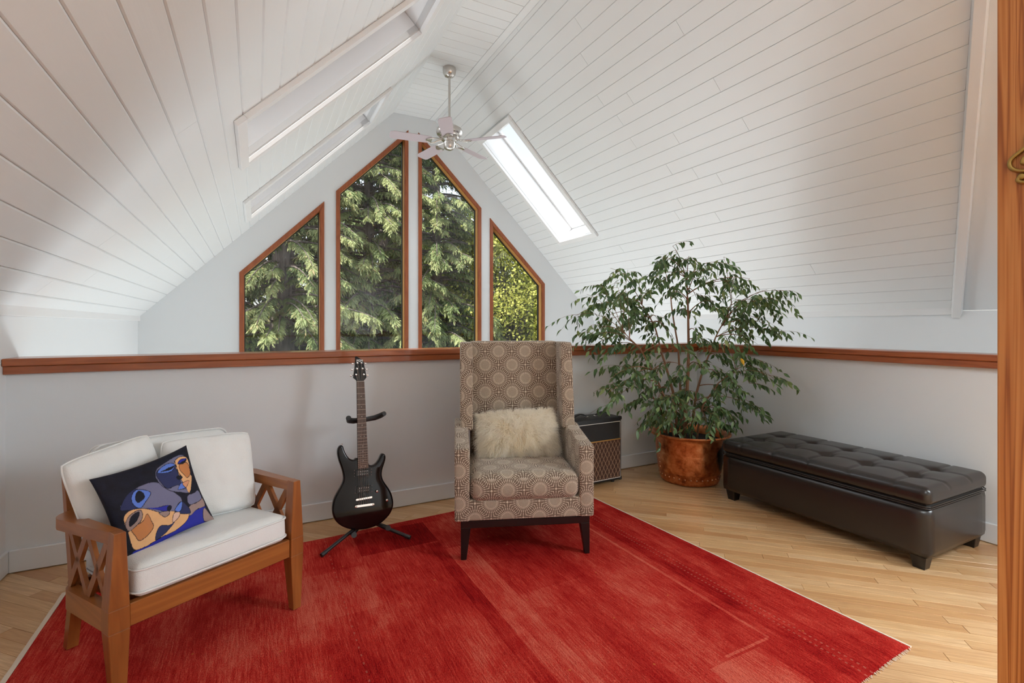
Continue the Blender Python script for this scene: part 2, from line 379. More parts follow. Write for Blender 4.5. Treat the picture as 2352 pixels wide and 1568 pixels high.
# sloped ceilings: boards, skylights with wells
class Slope:
    def __init__(s, ox, oz, sx):
        s.o = Vector((ox, 0, oz)); s.s = Vector((sx*S2, 0, S2)); s.n = Vector((sx*S2, 0, -S2))   # n points into the room
    def p(s, a, y, n): v = s.o+s.s*a+s.n*n; return (v.x, y, v.z)
SLL = Slope(XL, ZL, 1); LLEN = (XTL-XL)/S2
SLR = Slope(XR, ZR, -1); RLEN = (XR-XTR)/S2
SKL = [(1.433, 3.290, 3.03, 3.905), (1.433, 3.290, 4.965, 5.885), (1.433, 3.290, -1.92, -1.03)]      # outer edges of the skylight trim (along slope, y)
SKR = [(1.454, 3.257, 5.03, 5.905), (1.454, 3.257, -2.45, -1.56)]
TW = .065
def slope_ceiling(sl, length, holes, y0f, first, seed, nm, ebev, deckmat):
    rr = random.Random(seed)
    root = structure(empty(nm))
    # plain deck above the boards, with the skylight openings left out
    ss = sorted({0.0, length+.02}|{h[0]+TW for h in holes}|{h[1]-TW for h in holes}); ys = sorted({YB, YG}|{h[2]+TW for h in holes}|{h[3]-TW for h in holes})
    dk = MB()
    for a0, a1 in zip(ss[:-1], ss[1:]):
        for b0, b1 in zip(ys[:-1], ys[1:]):
            if any(h[0]+TW-1e-6 <= a0 and a1 <= h[1]-TW+1e-6 and h[2]+TW-1e-6 <= b0 and b1 <= h[3]-TW+1e-6 for h in holes): continue
            dk.hexa([sl.p(a0, b0, -.009), sl.p(a1, b0, -.009), sl.p(a1, b1, -.009), sl.p(a0, b1, -.009)], [sl.p(a0, b0, -.05), sl.p(a1, b0, -.05), sl.p(a1, b1, -.05), sl.p(a0, b1, -.05)])
    dk.build('ceiling_deck', deckmat, root)
    a = 0; w = first
    while a < length-.004:
        a1 = min(a+w, length); w = .1262
        cuts = []
        for h in holes:
            if h[0]+.02 < a1 and a < h[1]-.02: cuts.append((h[2]+.02, h[3]-.02, h[0]+.02 if a < h[0]+.02 else None, h[1]-.02 if a1 > h[1]-.02 else None))
        ivs = []; yc0 = (y0f(a), y0f(a1))
        cur = yc0
        for (c0, c1, lo, hi) in sorted(cuts):
            ivs.append((cur, (c0, c0), a, a1)); cur = (c1, c1)
            if lo is not None: ivs.append(((c0, c0), (c1, c1), a, lo))
            if hi is not None: ivs.append(((c0, c0), (c1, c1), hi, a1))
        ivs.append((cur, (YG, YG), a, a1))
        for (s0, s1, l0, l1) in ivs:
            segs = [(s0, s1)]
            if s1[0]-s0[0] > 3:
                m = rr.uniform(s0[0]+1, s1[0]-1); segs = [(s0, (m-.0007, m-.0007)), ((m+.0007, m+.0007), s1)]
            for (b0, b1) in segs:
                e = ebev; d = -.0065 if ebev > .004 else -.0038
                if l1-l0 < .02: continue
                lo_, hi_ = l0+.0006, l1-.0006
                o = MB(); P = sl.p
                o.hexa([P(lo_, b0[0], -.009), P(hi_, b0[1], -.009), P(hi_, b1[1], -.009), P(lo_, b1[0], -.009)], [P(lo_, b0[0], d), P(hi_, b0[1], d), P(hi_, b1[1], d), P(lo_, b1[0], d)])
                o.f.remove((4, 5, 6, 7))
                o.add([P(lo_, b0[0], d), P(hi_, b0[1], d), P(hi_, b1[1], d), P(lo_, b1[0], d), P(lo_+e, b0[0]+.0005, 0), P(hi_-e, b0[1]+.0005, 0), P(hi_-e, b1[1]-.0005, 0), P(lo_+e, b1[0]-.0005, 0)], [(4, 5, 6, 7), (0, 1, 5, 4), (1, 2, 6, 5), (2, 3, 7, 6), (3, 0, 4, 7)])
                o.build('ceiling_board', M['board'], root)
        a = a1
    return root
yend = lambda s: 1.862-.309*s
slope_ceiling(SLL, LLEN, SKL, lambda s: YB, .11, 5, 'ceiling_left', .0058, flat('left_groove_paint', (.55, .55, .55, 1), .6))
slope_ceiling(SLR, RLEN, SKR[:1], yend, .115, 6, 'ceiling_right', .0030, M['groove'])
def skylight(sl, h, i):
    root = structure(empty('window_%d' % i)); a0, a1, b0, b1 = h; P = sl.p
    def slab(nm, A0, A1, B0, B1, n0, n1, mat, bev=.003):
        MB().hexa([P(A0, B0, n0), P(A1, B0, n0), P(A1, B1, n0), P(A0, B1, n0)], [P(A0, B0, n1), P(A1, B0, n1), P(A1, B1, n1), P(A0, B1, n1)]).build(nm, mat, root, bevel=bev, seg=1)
    t, th = TW, .03
    slab('skylight_trim', a0, a0+t, b0, b1, 0, th, M['trim']); slab('skylight_trim', a1-t, a1, b0, b1, 0, th, M['trim'])
    slab('skylight_trim', a0+t, a1-t, b0, b0+t, 0, th, M['trim']); slab('skylight_trim', a0+t, a1-t, b1-t, b1, 0, th, M['trim'])
    D = -.30
    slab('well_side', a0, a0+t-.004, b0, b1, D, 0, M['trim'], None); slab('well_side', a1-t+.004, a1, b0, b1, D, 0, M['trim'], None)
    slab('well_side', a0+t, a1-t, b0, b0+t-.004, D, 0, M['trim'], None); slab('well_side', a0+t, a1-t, b1-t+.004, b1, D, 0, M['trim'], None)
    f = .03
    slab('skylight_sash', a0+t, a1-t, b0+t, b0+t+f, D, D+.03, M['trim']); slab('skylight_sash', a0+t, a1-t, b1-t-f, b1-t, D, D+.03, M['trim'])
    slab('skylight_sash', a0+t, a0+t+f, b0+t+f, b1-t-f, D, D+.03, M['trim']); slab('skylight_sash', a1-t-f, a1-t, b0+t+f, b1-t-f, D, D+.03, M['trim'])
    mesh('pane', [P(a0+t, b0+t, D+.012), P(a1-t, b0+t, D+.012), P(a1-t, b1-t, D+.012), P(a0+t, b1-t, D+.012)], [(0, 1, 2, 3)], M['skyglass'], root)
for i, h in enumerate(SKL): skylight(SLL, h, 5+i)
for i, h in enumerate(SKR): skylight(SLR, h, 8+i)
# flat strip along the ridge: boards across, one edge board
root = structure(empty('ceiling'))
MB().box((XTL-.02, YB, ZT+.009), (XTR+.02, YG, ZT+.05)).build('ceiling_deck', M['groove'], root)
y = YG-.10; base_o = None
def cross_board(y0, y1):
    h = (y1-y0)/2-.0006; x0, x1, e = 0, .492, .004
    o = MB(); o.hexa([(x0, -h, .009), (x1, -h, .009), (x1, h, .009), (x0, h, .009)], [(x0, -h, .0065), (x1, -h, .0065), (x1, h, .0065), (x0, h, .0065)]); o.f.remove((4, 5, 6, 7))
    o.add([(x0, -h, .0065), (x1, -h, .0065), (x1, h, .0065), (x0, h, .0065), (x0, -h+e, 0), (x1, -h+e, 0), (x1, h-e, 0), (x0, h-e, 0)], [(4, 5, 6, 7), (0, 1, 5, 4), (1, 2, 6, 5), (2, 3, 7, 6), (3, 0, 4, 7)])
    return o.build('ceiling_board', M['board_x'], root)
base_o = cross_board(0, .128)
first = True
y = YG
while y > YB+.1:
    o = base_o if first else link(base_o.copy(), root)
    first = False; o.location = (XTL-.004, y-.064, ZT); y -= .128
MB().box((XTL+.49, YB, ZT-.006), (XTR, YG, ZT+.009)).build('edge_board', M['board'], root, bevel=.003, seg=1)
# drop beam where the boarded slope ends, smooth slope beyond it
bmz = structure(empty('trim_5')); P = SLR.p
def diag(a, dy, n): return P(a, yend(a)+dy, n)
MB().hexa([diag(-.03, -.075, 0), diag(RLEN+.05, -.075, 0), diag(RLEN+.05, .0, 0), diag(-.03, .0, 0)], [diag(-.03, -.075, .05), diag(RLEN+.05, -.075, .05), diag(RLEN+.05, -.022, .05), diag(-.03, -.022, .05)]).build('beam', M['trim'], bmz, bevel=.002, seg=1)
h = SKR[1]; a0, a1, b0, b1 = h[0]+TW, h[1]-TW, h[2]+TW, h[3]-TW; S_ = MB()
for q4 in (((0, YB), (RLEN, YB), (RLEN, b0), (0, b0)), ((0, b0), (a0, b0), (a0, b1), (0, b1)), ((a1, b0), (RLEN, b0), (RLEN, b1), (a1, b1)), ((0, b1), (RLEN, b1), (RLEN, yend(RLEN)-.03), (0, yend(0)-.03))): S_.add([P(a, b_, -.004) for a, b_ in q4], [(0, 1, 2, 3)])
structure(S_.build('ceiling', M['wall']))
# gable windows
def offset_poly(poly, d):
    n = len(poly); out = []
    for i in range(n):
        a, b, c_ = Vector(poly[i-1]), Vector(poly[i]), Vector(poly[(i+1) % n])
        t0, t1 = (b-a).normalized(), (c_-b).normalized(); n0, n1 = Vector((-t0.y, t0.x)), Vector((-t1.y, t1.x))
        bis = (n0+n1).normalized(); out.append(tuple(b+bis*(d/max(.2, bis.dot(n0)))))
    return out
def window(i, w):
    root = structure(empty('window_%d' % i, (0, YG, 0)))
    x0, x1, z0, z1 = w; poly = [(x0, WB), (x1, WB), (x1, z1), (x0, z0)]
    def ring(nm, d0, d1, ya, yb, mat, parts=True):
        A, B = offset_poly(poly, d0), offset_poly(poly, d1)
        for k in range(4):
            j = (k+1) % 4
            qd = [A[k], A[j], B[j], B[k]]
            MB().prism([(p[0], ya, p[1]) for p in qd], (0, yb-ya, 0)).build(nm, mat, root, bevel=.0015, seg=1)
    ring('casing_board', 0, .045, -.018, 0.0, M['casing'])
    ring('casing_lip', .038, .05, -.012, .012, M['casing'])
    ring('jamb_board', .03, .05, .0, .125, M['jamb'])
    ring('gasket', .05, .060, .088, .125, M['gasket'])
    p_ = offset_poly(poly, .05)
    mesh('pane', [(a, .105, b) for a, b in p_], [(0, 1, 2, 3)], M['glass'], root)
for i, w in enumerate(WIN): window(i+1, w)

# ------------------------------------------------------------------ rug
rug = tag(empty('rug', (.73, 2.05, 0)), 'large red wool rug with faded bands and pale selvage edges on the oak floor', 'rug')
RC = [(-.755, .86), (2.248, .985), (2.150, 3.175), (-.785, 3.005)]      # front-left, front-right, back-right, back-left
q = N('red_wool'); co = q.n('TexCoord').outputs['Object']; sp = q.n('SeparateXYZ'); q.l(co, sp.inputs[0]); X, Y = sp.outputs[0], sp.outputs[1]
def sc_(v): mp = q.n('Mapping'); mp.inputs['Scale'].default_value = v; q.l(co, mp.inputs[0]); return mp.outputs[0]
streak = q.noise(sc_((150, 10, 1)), 1, 3, .65); fine = q.noise(sc_((300, 120, 1)), 1, 2, .6); blotch = q.noise(sc_((3.2, 2.4, 1)), 1, 4, .65, .5); band = q.noise(sc_((4.5, .25, 1)), 1, 3, .6)
cross = q.noise(sc_((1.2, 7, 1)), 1, 2)
v = q.math('ADD', q.math('MULTIPLY', band, .50), q.math('ADD', q.math('MULTIPLY', blotch, .52), q.math('ADD', q.math('MULTIPLY', streak, .52), q.math('ADD', q.math('MULTIPLY', fine, .40), q.math('MULTIPLY', cross, .06)))))
def box_in(x0, x1, y0, y1):
    a = q.math('MULTIPLY', q.math('GREATER_THAN', X, x0), q.math('LESS_THAN', X, x1)); b_ = q.math('MULTIPLY', q.math('GREATER_THAN', Y, y0), q.math('LESS_THAN', Y, y1)); return q.math('MULTIPLY', a, b_)
def rel(x, y): return x-.73, y-2.05
f = v
for (x0, y0, x1, y1, amt) in ((.50, 2.72, .93, 3.02, -.15), (.93, 2.62, 1.35, 3.0, .05), (.93, .9, 1.07, 2.6, .08), (.86, .9, .93, 2.7, -.10), (-.3, .9, .1, 3.0, .02), (1.45, .9, 1.72, 1.25, .10), (1.86, .9, 2.02, 3.05, -.09), (1.07, 2.0, 1.45, 2.75, -.05), (.15, 2.2, .5, 2.62, .05)):
    a, b_ = rel(x0, y0), rel(x1, y1); f = q.math('ADD', f, q.math('MULTIPLY', box_in(a[0], b_[0], a[1], b_[1]), amt))
for (x0, y0, x1, y1) in ((1.80, 1.27, 1.815, 2.95), (1.56, 1.262, 1.80, 1.275)):
    a, b_ = rel(x0, y0), rel(x1, y1); f = q.math('ADD', f, q.math('MULTIPLY', box_in(a[0], b_[0], a[1], b_[1]), .16))
col = q.ramp(q.math('MULTIPLY', f, .745), (.54, srgb(118, 10, 14)), (.66, srgb(168, 28, 26)), (.77, srgb(198, 56, 46)), (.90, srgb(222, 106, 86)))
# rows of pale knots
def dots(xc, step, w, hw):
    a = q.math('LESS_THAN', q.math('ABSOLUTE', q.math('SUBTRACT', X, xc)), hw); b_ = q.math('LESS_THAN', q.math('FRACT', q.math('MULTIPLY', Y, 1/step)), w); return q.math('MULTIPLY', a, b_)
d = q.math('ADD', dots(1.96-.73, .022, .45, .004), q.math('ADD', dots(1.925-.73, .022, .45, .0035), dots(.35-.73, .05, .25, .003)))
col = q.mix(q.math('MULTIPLY', d, .6), col, srgb(196, 110, 92))
vor = q.n('TexVoronoi'); vor.inputs['Scale'].default_value = 9; q.l(co, vor.inputs['Vector'])
col = q.mix(q.math('MULTIPLY', q.math('LESS_THAN', vor.outputs['Distance'], .045), .55), col, srgb(206, 120, 60))
q.set(col, .92, spec=.05); q.bump(q.math('ADD', q.math('MULTIPLY', fine, 1.4), streak), .8, .008); M['rug'] = q.m
M['fringe'] = flat('wool_fringe', srgb(222, 206, 186), .9)
def rug_pt(u, v): a, b_, c_, d_ = [Vector(p) for p in RC]; return (a*(1-u)+b_*u)*(1-v)+(d_*(1-u)+c_*u)*v
nu, nv = 90, 70; vs = []; fs = []
rr = random.Random(2)
for j in range(nv+1):
    for i in range(nu+1):
        u, v_ = i/nu, j/nv; p = rug_pt(u, v_)
        w = .006*mnoise.noise(Vector((p.x*4, p.y*4, 3))); p = p+Vector((w if i in (0, nu) else 0, w if j in (0, nv) else 0))
        ed = min(i, nu-i, j, nv-j); z = .012 if ed > 0 else .007
        vs.append((p.x-.73, p.y-2.05, z+.0012*mnoise.noise(Vector((p.x*25, p.y*9, 0)))))
fs = [(j*(nu+1)+i, j*(nu+1)+i+1, (j+1)*(nu+1)+i+1, (j+1)*(nu+1)+i) for j in range(nv) for i in range(nu)]
rim = [i for i in range(nu+1)]+[j*(nu+1)+nu for j in range(1, nv+1)]+[nv*(nu+1)+i for i in range(nu-1, -1, -1)]+[j*(nu+1) for j in range(nv-1, 0, -1)]
b0 = len(vs); vs += [(vs[i][0], vs[i][1], .0012) for i in rim]; m = len(rim)
fs += [(rim[k], b0+k, b0+(k+1) % m, rim[(k+1) % m]) for k in range(m)]
mesh('pile', vs, fs, M['rug'], rug, 60)
for (u0, nm) in ((0, -1), (1, 1)):
    sv = MB()
    for k in range(80):
        a, b_ = rug_pt(u0, k/80), rug_pt(u0, (k+1)/80); w = .019 if nm < 0 else .012; wa, wb = w+.002*mnoise.noise(Vector((k*.4, u0, 0))), w+.002*mnoise.noise(Vector(((k+1)*.4, u0, 0)))
        sv.hexa([(a.x-.73, a.y-2.05, .001), (b_.x-.73, b_.y-2.05, .001), (b_.x-.73+nm*wb, b_.y-2.05, .001), (a.x-.73+nm*wa, a.y-2.05, .001)], [(a.x-.73, a.y-2.05, .0078), (b_.x-.73, b_.y-2.05, .0078), (b_.x-.73+nm*wb, b_.y-2.05, .006), (a.x-.73+nm*wa, a.y-2.05, .006)])
    sv.build('selvage', M['fringe'], rug)
fr = MB()
for k in range(300):
    a = rug_pt(min(1, (k+rr.random())/300), 0); dx = rr.uniform(-.006, .006); L = rr.uniform(.004, .011)
    fr.bar((a.x-.73, a.y-2.05+.002, .006), (a.x-.73+dx, a.y-2.05-L, .002), .0022, .0022)
tag(fr.build('fringe', M['fringe'], rug), kind='stuff')

# ------------------------------------------------------------------ settee with cushions
M['ch_x'] = wood('cherry_wood_along_x', srgb(172, 106, 50), srgb(132, 72, 30), 0, 9, .34, 12, 60, .15)
M['ch_y'] = wood('cherry_wood_along_y', srgb(172, 106, 50), srgb(132, 72, 30), 1, 9, .34, 12, 60, .15)
M['ch_z'] = wood('cherry_wood_along_z', srgb(164, 98, 46), srgb(122, 66, 28), 2, 9, .34, 12, 60, .15)
q = N('white_cotton'); w1 = q.noise(q.coord('Object', (260, 260, 260)), 1, 2); w2 = q.noise(q.coord('Object'), 9, 3)
gx = q.n('TexCoord').outputs['Object']; sp = q.n('SeparateXYZ'); q.l(gx, sp.inputs[0])
q.set(q.mix(w2, (.70, .71, .70, 1), (.76, .765, .755, 1)), .85, sheen=.2, spec=.2); q.bump(q.math('ADD', w1, q.math('MULTIPLY', w2, 3)), .35, .004); M['cotton'] = q.m
SO = Vector((-.119, 2.184, .0136)); SRZ = 30.27
st = tag(empty('settee', SO, R(SRZ)), 'small wooden settee with crossed lattice sides standing on the red rug', 'settee')
HX, AH = .352, .558          # half width, arm height at the front
az = lambda y: AH-.05*y       # arms and rails fall slightly towards the back
rz_ = lambda y: .308-.08*y
for sgn in (-1, 1):
    def sec(z, xi, xo, d): a, b_ = min(sgn*xi, sgn*xo), max(sgn*xi, sgn*xo); return [(a, 0, z), (b_, 0, z), (b_, d, z), (a, d, z)]
    mb = MB(); prof = [(0, .303, .340, .034), (.235, .292, .352, .060), (.31, .293, .352, .060), (AH, .304, .337, .046)]
    for k in range(3): mb.hexa(sec(*prof[k]), sec(*prof[k+1]))
    mb.build('front_leg', M['ch_z'], st, bevel=.002, seg=1)
    # side rail with a rounded rear corner
    def flat_board(path_out, path_in, ztop, th, nm):
        top = [(x, y_, ztop(y_)) for x, y_ in path_out+path_in[::-1]]; bot = [(x, y_, z-th) for x, y_, z in top]; n = len(top)
        fs_ = [(i, (i+1) % n, n+(i+1) % n, n+i) for i in range(n)]; m_ = len(path_out)
        fs_ += [(i, i+1, n-2-i, n-1-i) for i in range(m_-1)]+[(n+n-1-i, n+n-2-i, n+i+1, n+i) for i in range(m_-1)]
        return MB().add(top+bot, fs_).build(nm, M['ch_y'], st, 40)
    tt = [R(t) for t in (20, 40, 60, 80, 90)]
    flat_board([(sgn*.348, .055), (sgn*.350, .38)]+[(sgn*(.350-.07*(1-math.cos(t))), .38+.07*math.sin(t)) for t in tt], [(sgn*.310, .055), (sgn*.312, .38)]+[(sgn*(.312-.035*(1-math.cos(t))), .38+.035*math.sin(t)) for t in tt], rz_, .075, 'side_rail')
    flat_board([(sgn*.337, .044), (sgn*.372, .40)]+[(sgn*(.372-.095*(1-math.cos(t))), .40+.09*math.sin(t)) for t in tt], [(sgn*.304, .044), (sgn*.318, .40)]+[(sgn*(.318-.045*(1-math.cos(t))), .40+.042*math.sin(t)) for t in tt], az, .040, 'arm')
    xl = sgn*.328
    for (ya, yb_) in ((.415, .245), (.235, .07)):
        MB().bar((xl, ya, az(ya)-.04), (xl, yb_, rz_(yb_)), .030, .013, ref=(1, 0, 0)).build('lattice_slat', M['ch_z'], st)
        MB().bar((xl, yb_, az(yb_)-.04), (xl, ya, rz_(ya)), .030, .013, ref=(1, 0, 0)).build('lattice_slat', M['ch_z'], st)
    mb = MB(); cs = [(0, .513, .036), (.25, .448, .046), (.56, .515, .036), (.69, .545, .026)]; xs_ = sgn*.300
    for (za, ya, wa), (zb_, yb_, wb) in zip(cs[:-1], cs[1:]):
        mb.hexa([(xs_-.018, ya-wa/2, za), (xs_+.018, ya-wa/2, za), (xs_+.018, ya+wa/2, za), (xs_-.018, ya+wa/2, za)], [(xs_-.018, yb_-wb/2, zb_), (xs_+.018, yb_-wb/2, zb_), (xs_+.018, yb_+wb/2, zb_), (xs_-.018, yb_+wb/2, zb_)])
    mb.build('back_leg', M['ch_z'], st)
MB().box((-.292, .008, .234), (.292, .036, .310)).build('front_rail', M['ch_x'], st, bevel=.003, seg=1)
MB().box((-.279, .440, .20), (.279, .466, .272)).build('back_rail', M['ch_x'], st, bevel=.003, seg=1)
MB().bar((-.30, .540, .66), (.30, .540, .66), .024, .05).build('top_rail', M['ch_x'], st, bevel=.003, seg=1)
for k in range(6):
    x = -.24+k*.096; MB().bar((x, .468, .26), (x, .535, .64), .03, .010, ref=(0, 1, 0)).build('back_slat', M['ch_z'], st)
MB().hexa([(-.289, .037, .280), (.289, .037, .280), (.278, .438, .252), (-.278, .438, .252)], [(-.289, .037, .290), (.289, .037, .290), (.278, .438, .262), (-.278, .438, .262)]).build('seat_panel', M['ch_x'], st)
ms = Matrix.Translation(SO) @ Matrix.Rotation(R(SRZ), 4, 'Z')
def place(o, m): o.matrix_basis = m; return o
# seat cushion: box cushion with piping
def piping(pts, r, name, mat, parent): return MB().tube(pts+[pts[0]], r, 6, False).build(name, mat, parent, 180)
sw, sd, sh = .556, .455, .115
wr = lambda w, p: w+Vector((0, 0, .004*mnoise.noise(Vector((w.x*7, w.y*7, w.z*5)))+.0))
vs, fs = soft_box((sw, sd, sh), .03, (26, 20, 8), (.004, .008, .012), wr)
sc = tag(empty('seat_cushion'), 'long white box seat cushion with piped edges on the wooden settee', 'cushion')
place(sc, ms @ Matrix.Translation((0, .228, .288+sh/2+.014)) @ Matrix.Rotation(R(-3.5), 4, 'X'))
mesh('cover', vs, fs, M['cotton'], sc, 180)
def loop(w, d, z, r, k=6):
    out = []
    for cx_, cy_, a0 in ((w/2-r, d/2-r, 0), (-w/2+r, d/2-r, 90), (-w/2+r, -d/2+r, 180), (w/2-r, -d/2+r, 270)):
        for i in range(k): a = R(a0+90*i/(k-1)); out.append((cx_+r*math.cos(a), cy_+r*math.sin(a), z))
    return out
def bulge(pts, w, d, cx_, cy_): return [(p[0]+cx_*(1-(2*p[1]/d)**2)*(2*p[0]/w), p[1]+cy_*(1-(2*p[0]/w)**2)*(2*p[1]/d), p[2]) for p in pts]
def dense(pts, n=4): return [tuple(Vector(a).lerp(Vector(b_), i/n)) for a, b_ in zip(pts, pts[1:]+pts[:1]) for i in range(n)]
for z in (sh/2-.020, -sh/2+.020): piping(bulge(dense(loop(sw+.004, sd+.004, z, .035)), sw, sd, .004, .008), .0038, 'piping', M['cotton'], sc)
# upright back cushion behind the scatter cushions
def pillow(w, h, t, pinch=.06, nx=36, ny=30, seed=0, pw=.42, wrink=.006, rnd=0):
    vs = []; fs = []
    for side in (1, -1):
        for j in range(ny+1):
            for i in range(nx+1):
                u, v_ = -1+2*i/nx, -1+2*j/ny
                k_ = 1-rnd*(u*u*v_*v_)**2; x = w/2*u*(1-pinch*(1-v_*v_)*abs(u))*k_; y_ = h/2*v_*(1-pinch*(1-u*u)*abs(v_))*k_
                th = t/2*max(0, (1-u*u)*(1-v_*v_))**pw
                if 0 < i < nx and 0 < j < ny: th += wrink*mnoise.noise(Vector((u*3+seed, v_*3, side)))*min(1, th/(t*.25))
                vs.append((x, y_, side*th))
    k = (nx+1)*(ny+1)
    for j in range(ny):
        for i in range(nx):
            a = j*(nx+1)+i; f_ = (a, a+1, a+nx+2, a+nx+1); fs.append(f_); fs.append(tuple(x+k for x in f_[::-1]))
    return vs, fs
def pillow_rim(w, h, pinch, n=14, rnd=0):
    pts = []
    for (ua, va, ub, vb) in ((-1, -1, 1, -1), (1, -1, 1, 1), (1, 1, -1, 1), (-1, 1, -1, -1)):
        for i in range(n):
            t = i/n; u, v_ = ua+(ub-ua)*t, va+(vb-va)*t
            k_ = 1-rnd*(u*u*v_*v_)**2; pts.append((w/2*u*(1-pinch*(1-v_*v_)*abs(u))*k_, h/2*v_*(1-pinch*(1-u*u)*abs(v_))*k_, 0))
    return pts
def stand(origin, roll, lean, yaw):   # local frame: x along width, y up, z towards the viewer (-y of the settee)
    m_ = ms @ Matrix.Translation(origin) @ Matrix.Rotation(R(yaw), 4, 'Z') @ Matrix.Rotation(R(90-lean), 4, 'X') @ Matrix.Rotation(R(roll), 4, 'Z'); return m_
def cushion(name, label, w, h, t, pinch, mtx, seed, pipe=True):
    e = tag(empty(name), label, 'cushion', 'white cushions on the settee'); place(e, mtx)
    vs, fs = pillow(w, h, t, pinch, 44, 40, seed, .34, .009, .07); o = mesh('cover', vs, fs, M['cotton'], e, 180)
    bm = bmesh.new(); bm.from_mesh(o.data); bmesh.ops.remove_doubles(bm, verts=bm.verts, dist=1e-5); bm.to_mesh(o.data); bm.free()
    if pipe: piping(pillow_rim(w, h, pinch, 24, .07), .004, 'piping', M['cotton'], e)
    return e
vs, fs = soft_box((.50, .31, .075), .03, (22, 14, 6), (.008, .008, .012))
bc = tag(empty('back_cushion'), 'upright white back cushion, mostly hidden behind the two scatter cushions', 'cushion', 'white cushions on the settee')
place(bc, stand((.0, .455, .600), -1.5, 11, 0)); mesh('cover', vs, fs, M['cotton'], bc, 180)
for z in (.026, -.026): piping(bulge(dense(loop(.504, .314, z, .035)), .50, .31, .008, .008), .0036, 'piping', M['cotton'], bc)
cushion('scatter_cushion', 'white scatter cushion leaning behind the printed pillow, left one of two', .305, .318, .11, .02, stand((-.198, .352, .617), 11, 14, 5), 3)
cushion('scatter_cushion', 'white scatter cushion standing upright at the right end of the settee', .36, .345, .12, .02, stand((.112, .312, .588), -3, 19, -6), 8)
